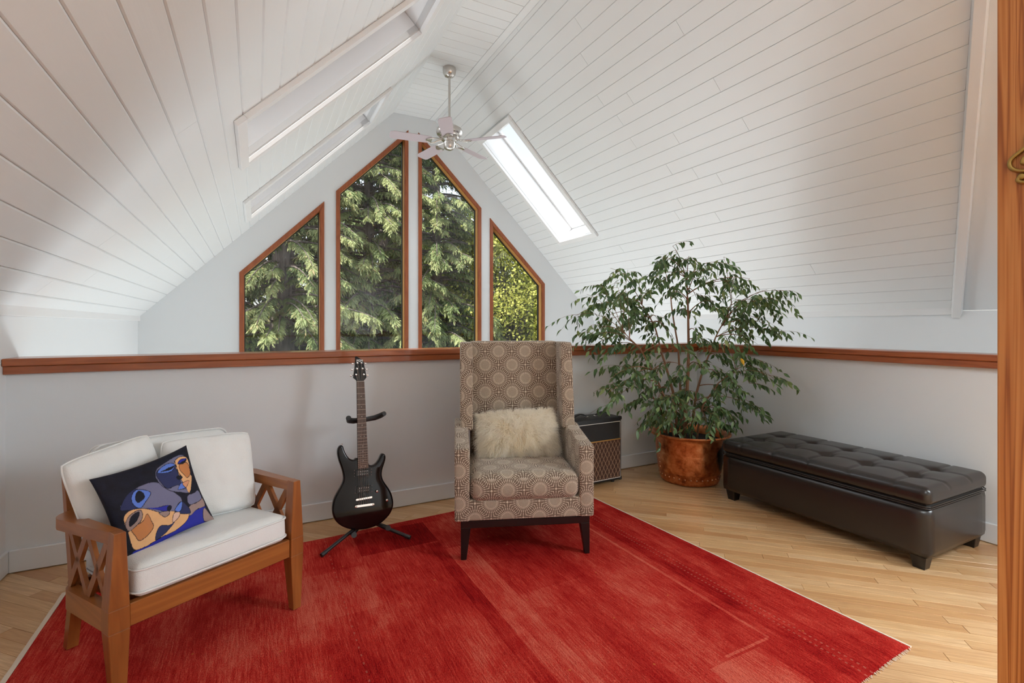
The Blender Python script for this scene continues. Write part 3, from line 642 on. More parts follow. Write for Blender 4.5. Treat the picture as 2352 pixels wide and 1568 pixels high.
# printed pillow
import colorsys
PQ = [(60, 415), (1460, 45), (1800, 1085), (480, 1560)]   # print space corners TL TR BR BL
def cr(pts, n=8):
    out = []
    P_ = [Vector(p) for p in pts]; k = len(P_)
    for i in range(k):
        a, b_, c_, d_ = P_[i-1], P_[i], P_[(i+1) % k], P_[(i+2) % k]
        for j in range(n):
            t = j/n; out.append(tuple(.5*((2*b_)+(c_-a)*t+(2*a-5*b_+4*c_-d_)*t*t+(3*b_-a-3*c_+d_)*t**3)))
    return out
K, DB, BL, GB, TN, OR, LB, PK = (16, 15, 22), (42, 48, 88), (38, 44, 150), (112, 112, 140), (222, 172, 120), (190, 124, 72), (92, 124, 210), (150, 128, 122)
ART = [(K, 0, [(0, 300), (1500, 0), (1850, 1100), (400, 1600)]),
 (BL, 0, [(600, 1420), (900, 1330), (1160, 1200), (1380, 1010), (1560, 920), (1660, 905), (1700, 1000), (1800, 1110), (1200, 1330), (700, 1520), (480, 1580)]),
 (PK, 1, [(1340, 1020), (1390, 900), (1560, 810), (1630, 780), (1660, 890), (1500, 950), (1400, 1030)]),
 (GB, 1, [(1360, 760), (1480, 720), (1580, 680), (1620, 780), (1500, 850), (1380, 870)]),
 (PK, 1, [(1610, 1000), (1650, 930), (1740, 1030), (1810, 1090), (1700, 1120), (1620, 1110)]),
 # lower head: grey-blue upper half, tan lower half
 (GB, 1, [(470, 690), (600, 600), (760, 545), (900, 550), (1040, 640), (1180, 730), (1250, 800), (1230, 900), (1120, 960), (900, 960), (600, 890), (380, 860)]),
 (DB, 1, [(380, 860), (470, 690), (600, 610), (640, 700), (560, 800), (640, 870), (480, 880)]),
 (TN, 1, [(430, 960), (520, 890), (700, 885), (900, 950), (1000, 1010), (1080, 955), (1240, 1000), (1360, 1010), (1320, 1120), (1160, 1240), (1000, 1290), (900, 1330), (740, 1390), (600, 1390), (520, 1250), (480, 1120), (440, 1060)]),
 (OR, 1, [(540, 1130), (680, 1050), (740, 960), (800, 1060), (830, 1140), (760, 1240), (660, 1290), (600, 1230)]),
 (DB, 1, [(900, 1200), (950, 1140), (1060, 1150), (1140, 1110), (1050, 1220), (940, 1310), (890, 1310)]),
 (DB, 1, [(1140, 970), (1200, 860), (1270, 840), (1370, 930), (1380, 1000), (1260, 1000)]),
 (LB, 1, [(1140, 940), (1210, 860), (1255, 840), (1240, 930), (1200, 970)]), ((218, 180, 160), 1, [(1110, 1070), (1130, 990), (1210, 980), (1200, 1040), (1130, 1110)]),
 (LB, 1, [(535, 740), (570, 650), (650, 625), (790, 680), (720, 790), (650, 865), (570, 830)]), (K, 1, [(590, 720), (630, 645), (690, 680), (700, 740), (620, 790)]),
 (BL, 1, [(740, 880), (900, 885), (1010, 870), (1075, 880), (1070, 930), (1020, 950), (900, 915)]), (K, 1, [(1030, 900), (1060, 880), (1070, 920), (1040, 940)]),
 (PK, 1, [(920, 960), (1040, 950), (1050, 990), (1000, 1020), (960, 1000)]),
 (PK, 1, [(450, 1060), (500, 960), (620, 900), (670, 930), (660, 1020), (580, 1100), (500, 1150)]), (K, 1, [(500, 1050), (530, 970), (610, 920), (630, 950), (590, 1030), (520, 1090)]),
 # upper head, split blue and tan
 (GB, 1, [(885, 430), (920, 340), (1060, 260), (1200, 200), (1330, 175), (1440, 230), (1475, 340), (1470, 450), (1480, 520), (1440, 640), (1390, 710), (1240, 700), (1080, 670), (960, 590), (900, 500)]),
 (DB, 1, [(900, 430), (960, 350), (1180, 330), (1240, 430), (1260, 560), (1330, 660), (1200, 600), (1050, 640), (960, 560)]),
 (TN, 1, [(1210, 260), (1300, 205), (1420, 215), (1470, 300), (1470, 450), (1490, 490), (1450, 620), (1400, 705), (1370, 690), (1330, 600), (1280, 530), (1240, 420), (1215, 330)]),
 (OR, 1, [(1280, 320), (1400, 290), (1455, 330), (1465, 440), (1390, 500), (1350, 460), (1290, 400)]),
 (LB, 1, [(920, 400), (1000, 320), (1120, 282), (1200, 310), (1140, 390), (1040, 415)]), (K, 1, [(960, 395), (1090, 350), (1190, 318), (1150, 360), (1060, 385)]),
 (BL, 1, [(1255, 290), (1310, 245), (1420, 232), (1370, 275), (1290, 290)]), (K, 1, [(1255, 300), (1320, 282), (1420, 240), (1380, 285), (1300, 305)]),
 (K, 1, [(1210, 490), (1250, 475), (1300, 490), (1280, 515), (1230, 520)]), (LB, 1, [(1210, 660), (1260, 590), (1310, 580), (1330, 640), (1260, 660)]), ((214, 150, 112), 1, [(1300, 580), (1420, 545), (1380, 600), (1340, 635)]),
 (K, 0, [(1200, 252), (1212, 250), (1250, 420), (1305, 490), (1290, 505), (1238, 420)])]
def inside(poly, P_):
    x, y_ = P_[:, 0], P_[:, 1]; r_ = np.zeros(len(P_), bool)
    for (x0, y0), (x1, y1) in zip(poly, poly[1:]+poly[:1]):
        if y0 == y1: continue
        c_ = ((y0 > y_) != (y1 > y_)) & (x < (x1-x0)*(y_-y0)/(y1-y0)+x0); r_ ^= c_
    return r_
AW, AHT = .335, .325
nx, ny = 200, 170; vs, fs = pillow(AW, AHT, .085, .09, nx, ny, 4, .40, .003)
lab = tag(empty('printed_pillow'), 'square pillow printed with blue and tan painted faces on black', 'pillow')
place(lab, stand((-.135, .205, .569), 9, 20, 3))
o = mesh('cover', vs, fs, bpy.data.materials.new('pillow_print'), lab, 180)
q = N('printed_cloth'); a_ = q.n('Attribute', attribute_name='print').outputs['Color']
tx = q.noise(q.coord('Object'), 26, 5, .7); q.set(q.mix(q.math('MULTIPLY', q.math('SUBTRACT', tx, .3), .6), a_, q.mix(.5, a_, (.06, .07, .16, 1))), .75, spec=.25); q.bump(q.noise(q.coord('Object', (400, 400, 400)), 1, 1), .15, .002)
o.data.materials[0] = q.m
UV = np.array([((i/nx), (j/ny)) for j in range(ny+1) for i in range(nx+1)])
TL, TRr, BR_, BLl = [np.array(p, float) for p in PQ]
U, V = UV[:, :1], UV[:, 1:]; PP = (BLl*(1-U)+BR_*U)*(1-V)+(TL*(1-U)+TRr*U)*V
cols = np.tile(np.array(srgb(*K)), (len(PP), 1))
for c_, sm, poly in ART:
    pl_ = cr(poly) if sm else poly
    big = [(p[0]+(p[0]-sum(x[0] for x in pl_)/len(pl_))*.0, p[1]) for p in pl_]
    if sm:
        cxm = sum(p[0] for p in pl_)/len(pl_); cym = sum(p[1] for p in pl_)/len(pl_)
        out = [(p[0]+9*(p[0]-cxm)/(1e-6+math.hypot(p[0]-cxm, p[1]-cym)), p[1]+9*(p[1]-cym)/(1e-6+math.hypot(p[0]-cxm, p[1]-cym))) for p in pl_]
        cols[inside(out, PP)] = srgb(*K)
    cols[inside(pl_, PP)] = srgb(*c_)
full = np.concatenate([cols, np.tile(np.array(srgb(*K)), (len(PP), 1))])
ca = o.data.color_attributes.new('print', 'FLOAT_COLOR', 'POINT'); ca.data.foreach_set('color', full.astype(np.float32).ravel())

# ------------------------------------------------------------------ armchair and fur pillow
q = N('sunburst_upholstery'); uvn = q.n('UVMap', uv_map='UVMap').outputs[0]; sp = q.n('SeparateXYZ'); q.l(uvn, sp.inputs[0])
A_ = .172; ua, va_ = q.math('MULTIPLY', sp.outputs[0], 1/A_), q.math('MULTIPLY', sp.outputs[1], 1/A_)
def cell(o_):
    a = q.math('SUBTRACT', q.math('FRACT', q.math('ADD', ua, o_)), .5); b_ = q.math('SUBTRACT', q.math('FRACT', q.math('ADD', va_, o_)), .5)
    return a, b_, q.math('SQRT', q.math('ADD', q.math('MULTIPLY', a, a), q.math('MULTIPLY', b_, b_)))
a1, b1, r1 = cell(0.0); a2, b2, r2 = cell(.5)
sel = q.math('LESS_THAN', r1, r2)
def pick(x, y_): return q.math('ADD', q.math('MULTIPLY', sel, x), q.math('MULTIPLY', q.math('SUBTRACT', 1.0, sel), y_))
ax_, bx_, rx_ = pick(a1, a2), pick(b1, b2), pick(r1, r2)
ang = q.math('ARCTAN2', bx_, ax_)
NR = 32
ray_ = q.math('COSINE', q.math('MULTIPLY', ang, NR))
arc = q.math('MULTIPLY', rx_, 2*math.pi/NR)                       # spacing of the rays at this radius
hwid = q.math('DIVIDE', .020, arc)                                # constant thread width -> share of the spacing
thr = q.math('COSINE', q.math('MINIMUM', q.math('MULTIPLY', hwid, 3.1416), 3.0))
bead = q.math('MULTIPLY', q.math('COSINE', q.math('MULTIPLY', rx_, 105.0)), .22)
outer = q.math('GREATER_THAN', q.math('ADD', ray_, bead), thr)
dash = q.math('GREATER_THAN', q.math('COSINE', q.math('MULTIPLY', rx_, 64.0)), -.86)
outer = q.math('MULTIPLY', outer, dash)
inner = q.math('GREATER_THAN', q.math('MULTIPLY', ray_, q.math('COSINE', q.math('MULTIPLY', rx_, 150.0))), .12)
isin = q.math('LESS_THAN', rx_, .165)
pat = q.math('ADD', q.math('MULTIPLY', isin, inner), q.math('MULTIPLY', q.math('SUBTRACT', 1.0, isin), outer))
col = q.mix(pat, srgb(112, 94, 80), srgb(206, 192, 172))
fz = q.noise(q.coord('Object', (500, 500, 500)), 1, 1); q.set(col, .85, sheen=.35, spec=.2); q.bump(q.math('ADD', pat, fz), .25, .0015)
q.p.inputs['Sheen Tint'].default_value = (.9, .85, .78, 1); M['burst'] = q.m
CO, CRZ = Vector((1.282, 2.296, .0136)), -20.88
ch = tag(empty('wing_armchair', CO, R(CRZ)), 'high-backed armchair in taupe sunburst fabric with black tapered legs', 'armchair')
UVO = (.02, .045)
def up(name, mb, bev=.012, seg=3): return mb.build(name, M['burst'], ch, 35, UVO, bevel=bev, seg=seg)
MB().box((-.352, .012, .165), (.345, .70, .205)).build('apron', M['blackwood'], ch, bevel=.003, seg=1)
for sx_ in (-1, 1):
    xo, xi, xf = (-.352, -.30, -.322) if sx_ < 0 else (.345, .293, .318)
    a, b_ = min(xo, xi), max(xo, xi); c0, c1 = (xo, xf) if sx_ < 0 else (xf, xo)
    MB().hexa([(c0, .012, 0), (c1, .012, 0), (c1, .042, 0), (c0, .042, 0)], [(a, .012, .167), (b_, .012, .167), (b_, .06, .167), (a, .06, .167)]).build('leg', M['blackwood'], ch, bevel=.002, seg=1)
    MB().hexa([(c0, .71, 0), (c1, .71, 0), (c1, .74, 0), (c0, .74, 0)], [(a, .645, .167), (b_, .645, .167), (b_, .70, .167), (a, .70, .167)]).build('leg', M['blackwood'], ch, bevel=.002, seg=1)
up('base', MB().box((-.355, .004, .205), (.348, .69, .315)))
for sx_ in (-1, 1):
    x0, x1 = (-.385, -.305) if sx_ < 0 else (.287, .367)
    poly = [(0, .204), (0, .588), (.33, .630), (.35, .640), (.62, .64), (.66, .204)]
    up('arm', MB().prism([(x0, p[0], p[1]) for p in poly], (x1-x0, 0, 0)), .012)
    # wing: panel rising beside the back
    w0, w1 = (-.352, -.276) if sx_ < 0 else (.268, .344)
    poly = [(.335, .615), (.42, 1.134), (.60, 1.134), (.64, .60)]
    up('wing', MB().prism([(w0, p[0], p[1]) for p in poly], (w1-w0, 0, 0)), .012)
bk = MB().hexa([(-.285, .47, .30), (.277, .47, .30), (.277, .70, .30), (-.285, .70, .30)], [(-.285, .555, 1.137), (.277, .555, 1.137), (.277, .68, 1.137), (-.285, .68, 1.137)])
up('back', bk, .014)
def seatf(w, p): 
    return w
vs, fs = soft_box((.588, .56, .145), .05, (26, 22, 10), (.006, .008, .012))
se = MB().add([(x-.009, y_+.262, z+.377) for x, y_, z in vs], fs); o = se.build('seat', M['burst'], ch, 180, (.02, .06))
# sheepskin pillow
fp = tag(empty('fur_pillow'), 'cream long-haired sheepskin pillow on the patterned armchair seat', 'pillow')
mc = Matrix.Translation(CO) @ Matrix.Rotation(R(CRZ), 4, 'Z')
FW, FH, FT = .44, .245, .125
place(fp, mc @ Matrix.Translation((-.010, .375, .580)) @ Matrix.Rotation(R(70), 4, 'X') @ Matrix.Rotation(R(3), 4, 'Z'))
vs, fs = pillow(FW, FH, FT, .03, 24, 16, 2, .42, .004)
M['hide'] = flat('sheepskin_backing', srgb(206, 192, 166), .9)
o = mesh('cover', vs, fs, M['hide'], fp, 180)
q = N('sheep_wool'); a_ = q.n('Attribute', attribute_name='tone').outputs['Fac']
q.set(q.ramp(a_, (0, srgb(238, 214, 176)), (.25, srgb(250, 240, 220)), (.6, srgb(254, 252, 246)), (1, srgb(255, 255, 253))), .6, sheen=.3, spec=.3)
df = q.n('BsdfTranslucent'); df.inputs[0].default_value = srgb(252, 244, 226); mx = q.n('MixShader'); mx.inputs[0].default_value = .55; q.l(q.p.outputs[0], mx.inputs[1]); q.l(df.outputs[0], mx.inputs[2]); q.l(mx.outputs[0], q.out.inputs[0]); M['wool'] = q.m
hv = []; hf = []; ht = []; rw = random.Random(11)
for k in range(17000):
    u, v_ = rw.uniform(-1, 1), rw.uniform(-1, 1); side = 1 if rw.random() < .9 else -1
    if rw.random() < .2: (u, v_) = (u, math.copysign(1-rw.random()*.06, v_)) if rw.random() < .65 else (math.copysign(1-rw.random()*.06, u), v_)
    th = FT/2*max(0, (1-u*u)*(1-v_*v_))**.42
    p = Vector((FW/2*u, FH/2*v_, side*th)); nrm = Vector((u*abs(u)**2*.9, v_*abs(v_)**2*.9, side*(.35+.65*min(1, th/(FT/2))))).normalized()
    cl = Vector((mnoise.noise(p*26+Vector((5, 0, 0))), mnoise.noise(p*26+Vector((0, 9, 0))), 0))*1.3
    part = Vector((u*.7+.25*math.copysign(1, u+.25), v_*.7+.15, 0))
    d = (nrm*.55+part*.8+cl+Vector((0, -.25, 0))+Vector((rw.gauss(0, .22), rw.gauss(0, .22), rw.gauss(0, .12)))).normalized()
    L = rw.uniform(.045, .085); wv = rw.uniform(.0015, .004); ph = rw.random()*6; w = rw.uniform(.0006, .0011)
    side_v = d.cross(Vector((rw.gauss(0, 1), rw.gauss(0, 1), rw.gauss(0, 1)))).normalized(); sd2 = d.cross(side_v)
    b0 = len(hv); S = 5
    tn = .72+.5*mnoise.noise(p*15)+rw.gauss(0, .1)-.55*math.exp(-(((u+.18)/.42)**2+((v_+.30)/.55)**2))
    for s_ in range(S+1):
        t = s_/S; c_ = p+d*(L*t)+nrm*(-.35*L*t*t if side > 0 else 0)+Vector((0, -.25*L*t*t, 0))+side_v*(wv*math.sin(ph+t*9))+sd2*(wv*math.cos(ph+t*9)); ww = w*(1-.75*t)
        hv += [tuple(c_-side_v*ww), tuple(c_+side_v*ww)]; ht += [tn+.15*t]*2
    for s_ in range(S): a = b0+2*s_; hf.append((a, a+1, a+3, a+2))
me = bpy.data.meshes.new('fur'); me.from_pydata(hv, [], hf); ta = me.attributes.new('tone', 'FLOAT', 'POINT'); ta.data.foreach_set('value', np.clip(ht, 0, 1).astype(np.float32))
tag(fin('fur', me, M['wool'], fp), kind='stuff')

# ------------------------------------------------------------------ electric guitar on its stand
GA = R(10); G0 = Vector((.57, 2.90, .12)); GX, GU, GN = Vector((1, 0, 0)), Vector((0, math.sin(GA), math.cos(GA))), Vector((0, -math.cos(GA), math.sin(GA)))
gt = tag(empty('electric_guitar'), 'glossy black electric guitar held upright on a black tripod stand', 'guitar')
gt.matrix_basis = basis(G0, GX, GU, GN)          # local x across, y along the neck, z out of the front
def gp(px, py):                                   # a point of the front plane
    r_ = ray(px, py); c_ = Vector((0, 0, EYE)); t = (G0-c_).dot(GN)/r_.dot(GN); d_ = c_+r_*t-G0; return (d_.dot(GX), d_.dot(GU))
def zb(pts): return [gp(740+x/4.9, 980+y_/4.9) for x, y_ in pts]
def zh(pts): return [gp(780+x/7.842, 800+y_/7.84) for x, y_ in pts]
BODY = zb([(395, 350), (360, 370), (320, 362), (290, 335), (265, 295), (248, 255), (240, 225), (225, 207), (205, 208), (185, 230), (174, 260), (172, 300), (178, 340), (190, 385), (210, 440), (228, 500), (238, 550), (240, 590), (230, 630), (205, 680), (170, 740), (140, 800), (122, 860), (115, 930), (122, 990), (140, 1040), (170, 1080), (215, 1115), (270, 1140), (330, 1155), (400, 1160), (470, 1155), (540, 1140), (610, 1115), (670, 1080), (720, 1035), (760, 990), (785, 945), (800, 900), (804, 850), (797, 800), (780, 745), (750, 690), (715, 640), (690, 600), (677, 560), (675, 520), (683, 470), (700, 420), (714, 370), (717, 335), (708, 312), (690, 300), (672, 303), (658, 325), (640, 365), (615, 400), (585, 425), (555, 433), (530, 425), (515, 405)])
bd = [Vector(p) for p in cr(BODY, 3)]
if sum(a.x*b_.y-b_.x*a.y for a, b_ in zip(bd, bd[1:]+bd[:1])) < 0: bd = bd[::-1]
nb = len(bd); nrm = []
for i in range(nb):
    t = (bd[(i+2) % nb]-bd[i-2]).normalized(); nrm.append(Vector((t.y, -t.x)))
rings = [(-.003, -.042), (0, -.038), (0, -.008), (-.0012, -.0045), (-.0035, -.0015), (-.007, .0003), (-.0105, .001)]
vs = []; fs = []
for o_, z in rings: vs += [(p.x+n_.x*o_, p.y+n_.y*o_, z) for p, n_ in zip(bd, nrm)]
for k in range(len(rings)-1): fs += [(k*nb+i, k*nb+(i+1) % nb, (k+1)*nb+(i+1) % nb, (k+1)*nb+i) for i in range(nb)]
from mathutils.geometry import tessellate_polygon
k0 = (len(rings)-1)*nb
for t in tessellate_polygon([[Vector(vs[k0+i]) for i in range(nb)]]): fs.append(tuple(k0+i for i in t))
for t in tessellate_polygon([[Vector(vs[i]) for i in range(nb)]]): fs.append(tuple(t[::-1]))
me = bpy.data.meshes.new('body'); me.from_pydata([tuple(v) for v in vs], [], fs); bm = bmesh.new(); bm.from_mesh(me); bmesh.ops.recalc_face_normals(bm, faces=bm.faces); bm.to_mesh(me); bm.free()
fin('body', me, M['black'], gt, 50)
NL, NR_ = gp(818.9, 875.9), gp(836.1, 875.4); EL, ER = gp(821.6, 1077), gp(845.7, 1074)
q = N('rosewood'); n_ = q.noise(q.coord('Object', (60, 6, 60)), 1, 3); q.set(q.mix(n_, srgb(62, 42, 36), srgb(92, 66, 56)), .45); M['rosewood'] = q.m
neck = MB(); neck.hexa([(NL[0], NL[1], -.012), (EL[0], EL[1], -.016), (ER[0], ER[1], -.016), (NR_[0], NR_[1], -.012)], [(NL[0], NL[1], .005), (EL[0], EL[1], .005), (ER[0], ER[1], .005), (NR_[0], NR_[1], .005)])
neck.build('neck', M['black'], gt, bevel=.002, seg=1)
fb = MB().hexa([(NL[0], NL[1], .005), (EL[0], EL[1], .005), (ER[0], ER[1], .005), (NR_[0], NR_[1], .005)], [(NL[0], NL[1], .010), (EL[0], EL[1], .010), (ER[0], ER[1], .010), (NR_[0], NR_[1], .010)]).build('fretboard', M['rosewood'], gt)
def along(t, u): # t 0 nut .. 1 end; u 0..1 across
    a = Vector(NL)*(1-t)+Vector(EL)*t; b_ = Vector(NR_)*(1-t)+Vector(ER)*t; c_ = a*(1-u)+b_*u; return c_.x, c_.y
fret_t = lambda k: (1-2**(-k/12))/(1-2**(-24/12))*.985
M['fretwire'] = flat('fret_wire', srgb(226, 206, 186), .3, .7); M['pearl'] = flat('pearl_inlay', srgb(236, 230, 220), .3)
for k in range(0, 25):
    t = fret_t(k); a, b_ = along(t, .0), along(t, 1.0)
    MB().tube([(a[0], a[1], .0106), (b_[0], b_[1], .0106)], .0011, 6).build('fret', M['fretwire'] if k else M['pearl'], fb)
for k in (3, 5, 7, 9, 12, 15, 17, 19, 21, 24):
    t = (fret_t(k)+fret_t(k-1))/2
    for u in ((.3, .72) if k in (12, 24) else (.52,)):
        c_ = along(t, u); MB().sphere((c_[0], c_[1], .0102), 1, 8, 4, (.0034, .0016, .0006)).build('inlay', M['pearl'], fb)
HEAD = zh([(305, 597), (300, 572), (246, 530), (247, 505), (275, 300), (280, 152), (290, 140), (320, 150), (425, 222), (436, 260), (486, 520), (442, 575), (440, 597)])
if sum(a[0]*b_[1]-b_[0]*a[1] for a, b_ in zip(HEAD, HEAD[1:]+HEAD[:1])) < 0: HEAD = HEAD[::-1]
hd = MB().prism([(p[0], p[1], -.012) for p in HEAD], (0, 0, .015)).build('headstock', M['black'], gt, bevel=.0015, seg=2)
M['mark'] = flat('headstock_mark', (.8, .8, .78, 1), .4)
fc = bpy.data.curves.new('lettering', 'FONT'); fc.body = 'FGN'; fc.size = .019; fc.extrude = .0003; fc.align_x = 'CENTER'; fc.align_y = 'CENTER'; fc.offset = .0004
tmp = bpy.data.objects.new('tmp', fc); COL.objects.link(tmp); bpy.context.view_layer.update(); tm = bpy.data.meshes.new_from_object(tmp.evaluated_get(bpy.context.evaluated_depsgraph_get())); bpy.data.objects.remove(tmp)
tm.materials.clear(); c_ = zh([(360, 222)])[0]; tx_ = fin('lettering', tm, M['mark'], hd, loc=(c_[0], c_[1], .0034))
for (pegx, pegy, keyx, keyy, s_) in ((320, 265, 238, 273, -1), (312, 367, 222, 377, -1), (297, 474, 205, 485, -1), (392, 264, 468, 270, 1), (412, 365, 488, 374, 1), (433, 471, 512, 479, 1)):
    a = zh([(pegx, pegy)])[0]; b_ = zh([(keyx, keyy)])[0]
    t = MB().lathe([(.0062, .003), (.0062, .005), (.0042, .007), (.0038, .013)], 12, (a[0], a[1], 0)).build('tuning_post', M['chrome'], hd, 40)
    k_ = MB(); k_.tube([(a[0]+s_*.012, a[1], -.006), (b_[0], b_[1], -.006)], .0022, 6); k_.sphere((b_[0], b_[1], -.006), 1, 10, 6, (.0068, .0058, .0032)); k_.build('tuning_key', M['chrome'], hd, 60)
M['pickup'] = flat('pickup_black', (.012, .011, .011, 1), .3)
for (x0, x1, yl, yr, hh) in ((393, 528, 522, 508, 66), (402, 535, 708, 694, 64)):
    a, b_ = zb([(x0-14, yl)])[0], zb([(x1+10, yr)])[0]; ex = Vector((b_[0]-a[0], b_[1]-a[1], 0)).normalized(); ey = Vector((-ex.y, ex.x, 0)); c_ = Vector(((a[0]+b_[0])/2, (a[1]+b_[1])/2, .0015)); w = (Vector(b_)-Vector(a)).length
    h = .036
    pk = MB().prism([c_+ex*w/2*i+ey*h/2*j for i, j in ((-1, -1), (1, -1), (1, 1), (-1, 1))], (0, 0, .006)).build('pickup', M['pickup'], gt, bevel=.002, seg=2)
    for r_ in (-.2, .22):
        for k in range(6): p = c_+ex*((k-2.5)*w*.125)+ey*(h*r_); MB().lathe([(.0021, 0), (.0021, .0066), (.0012, .0072)], 8, (p.x, p.y, .0015)).build('pole_screw', M['chrome'], pk)
    for i in (-1, 1):
        for j in (-1, 0, 1): p = c_+ex*(i*(w/2+.008))+ey*(j*h*.46); MB().sphere((p.x, p.y, .0015), .0021, 8, 4).build('mount_screw', M['chrome'], pk)
def hardware(nm, xa, ya, xb, yb_, hh, z):
    a, b_ = zb([(xa, ya)])[0], zb([(xb, yb_)])[0]; ex = (Vector(b_)-Vector(a)).normalized(); ey = Vector((-ex.y, ex.x)); n = 8; pts = []
    for c_, sg in ((Vector(b_), 1), (Vector(a), -1)):
        for i in range(n+1): t = -math.pi/2+math.pi*i/n; pts.append(c_+ex*(sg*math.cos(t)*hh/2)+ey*(sg*math.sin(t)*hh/2))
    return MB().prism([(p.x, p.y, z) for p in pts], (0, 0, .008)).build(nm, M['chrome'], gt, bevel=.001, seg=2), a, b_, ex
br_, a, b_, ex = hardware('bridge', 385, 818, 550, 788, .0115, .006)
for k in range(6): c_ = Vector(a).lerp(Vector(b_), .16+.135*k); MB().box((c_.x-.0025, c_.y-.004, .014), (c_.x+.0025, c_.y+.004, .0165)).build('saddle', M['chrome'], br_)
tl_, a2_, b2_, _ = hardware('tailpiece', 375, 893, 572, 866, .0135, .006)
for c_ in (a2_, b2_): MB().lathe([(.006, 0), (.006, .0165), (.003, .018)], 12, (c_[0], c_[1], .001)).build('stud', M['chrome'], tl_)
for (x, y_) in ((614, 722), (725, 822)):
    c_ = zb([(x, y_)])[0]; MB().lathe([(.009, 0), (.0085, .008), (.007, .014), (.004, .0155), (1e-4, .016)], 16, (c_[0], c_[1], .001)).build('control_knob', M['chrome'], gt, 50)
M['string'] = flat('guitar_string', (.55, .48, .42, 1), .35, .9)
for k in range(6):
    u = .12+k*.152; n0 = along(0, u); bt = Vector(a).lerp(Vector(b_), .16+.135*k); e2 = Vector(a2_).lerp(Vector(b2_), .16+.135*k)
    pegs = ((297, 474), (312, 367), (320, 265), (392, 264), (412, 365), (433, 471)); h_ = zh([pegs[k]])[0]
    MB().tube([(h_[0], h_[1], .009), (n0[0], n0[1], .0122), (bt.x, bt.y, .0172), (e2.x, e2.y, .012)], .00055+.00008*(5-k), 5).build('string', M['string'], gt)
c_ = zb([(226, 196)])[0]; MB().lathe([(.0035, 0), (.0035, .004), (.0062, .0065), (.005, .008)], 12).build('strap_button', M['chrome'], gt).matrix_basis = Matrix.Translation((c_[0], c_[1]-.004, -.012)) @ Matrix.Rotation(R(-90), 4, 'X')
M['gstand'] = flat('stand_black', (.014, .014, .015, 1), .38)
gs = tag(empty('guitar_stand', (.573, 2.98, .013)), 'black tubular tripod guitar stand with foam-covered arms on rug', 'stand')
def L_(x, y_, z): return (x-.573, y_-2.98, z-.013)
MB().tube([L_(.573, 2.98, .09), L_(.573, 3.02, .30), L_(.576, 3.058, .69)], .0105, 10).build('post', M['gstand'], gs, 60)
MB().lathe([(.016, -.03), (.018, -.01), (.018, .03), (.012, .045)], 14, L_(.573, 2.98, .10)).build('hub', M['gstand'], gs, 50)
for (x, y_) in ((.313, 2.812), (.788, 2.812), (.60, 3.25)):
    lg = MB().tube([L_(.573, 2.98, .095), L_(.573+(x-.573)*.25, 2.98+(y_-2.98)*.25, .085), L_(x, y_, .0245)], .0095, 10).build('leg', M['gstand'], gs, 60)
    d = Vector((x-.573, y_-2.98, -.07)).normalized(); e = Vector(L_(x, y_, .0245)); MB().tube([e-d*.025, e+d*.006], .0112, 10).build('rubber_tip', M['rubber'], lg, 60)
yk = MB().tube([L_(.478, 3.000, .711), L_(.487, 3.032, .690), L_(.515, 3.052, .682), L_(.576, 3.056, .682), L_(.640, 3.052, .690), L_(.668, 3.032, .703), L_(.684, 2.990, .722)], [.015, .017, .017, .014, .016, .0165, .014], 12).build('neck_yoke', M['rubber'], gs, 60)
for (p, o_) in ((gp(811.5, 1222), -.02), (gp(889.0, 1206), .02)):
    w_ = gt.matrix_basis @ Vector((p[0], p[1], -.018)); w2 = gt.matrix_basis @ Vector((p[0], p[1], .028))
    MB().tube([L_(.573, 2.965, .115), L_(w_.x, w_.y+.02, w_.z-.022), L_(w2.x, w2.y, w2.z-.010)], [.007, .014, .0155], 12).build('cradle_arm', M['rubber'], gs, 60)

# ------------------------------------------------------------------ amplifier behind the armchair
q = N('black_vinyl'); q.set((.018, .018, .019, 1), .5); q.bump(q.noise(q.coord('Object'), 420, 2), .3, .001); M['vinyl'] = q.m
q = N('black_grille_cloth'); n_ = q.noise(q.coord('Object', (700, 1, 500)), 1, 1); q.set(q.mix(n_, (.008, .008, .009, 1), (.03, .03, .03, 1)), .8); M['gcloth'] = q.m
q = N('diamond_grille_cloth'); sp = q.n('SeparateXYZ'); q.l(q.n('TexCoord').outputs['Object'], sp.inputs[0])
def dl(sg): return q.math('LESS_THAN', q.math('ABSOLUTE', q.math('SUBTRACT', q.math('FRACT', q.math('ADD', q.math('MULTIPLY', sp.outputs[0], 1/.036), q.math('MULTIPLY', sp.outputs[2], sg/.068))), .5)), .07)
ln = q.math('MAXIMUM', dl(1), dl(-1)); q.set(q.mix(ln, (.055, .020, .009, 1), srgb(150, 120, 96)), .75); M['diamond'] = q.m
amw, amh, amd = .70, .525, .20
am = tag(empty('guitar_amplifier', (2.253, 3.098, .0), R(1.6)), 'black guitar amplifier with brown diamond grille cloth behind the armchair', 'amplifier')
x0, x1 = -amw/2, amw/2
cab = MB(); t = .022
cab.box((x0, .012, .02), (x0+t, amd, amh)); cab.box((x1-t, .012, .02), (x1, amd, amh)); cab.box((x0+t, .012, .02), (x1-t, amd, .02+t)); cab.box((x0+t, .012, amh-t-.012), (x1-t, amd, amh)); cab.box((x0+t, .03, .04), (x1-t, amd-.02, amh-.03))
cab = MB().prism([(x0, .0, .02), (x1, .0, .02), (x1, .0, amh), (x0, .0, amh)], (0, amd, 0)).build('cabinet', M['vinyl'], am, 40, bevel=.012, seg=3)
ins = .020; zs = .345
MB().box((x0+ins, -.004, zs+.008), (x1-ins, .002, amh-.040)).build('upper_grille', M['gcloth'], am)
MB().box((x0+ins, -.006, .045), (x1-ins, .002, zs)).build('diamond_grille', M['diamond'], am)
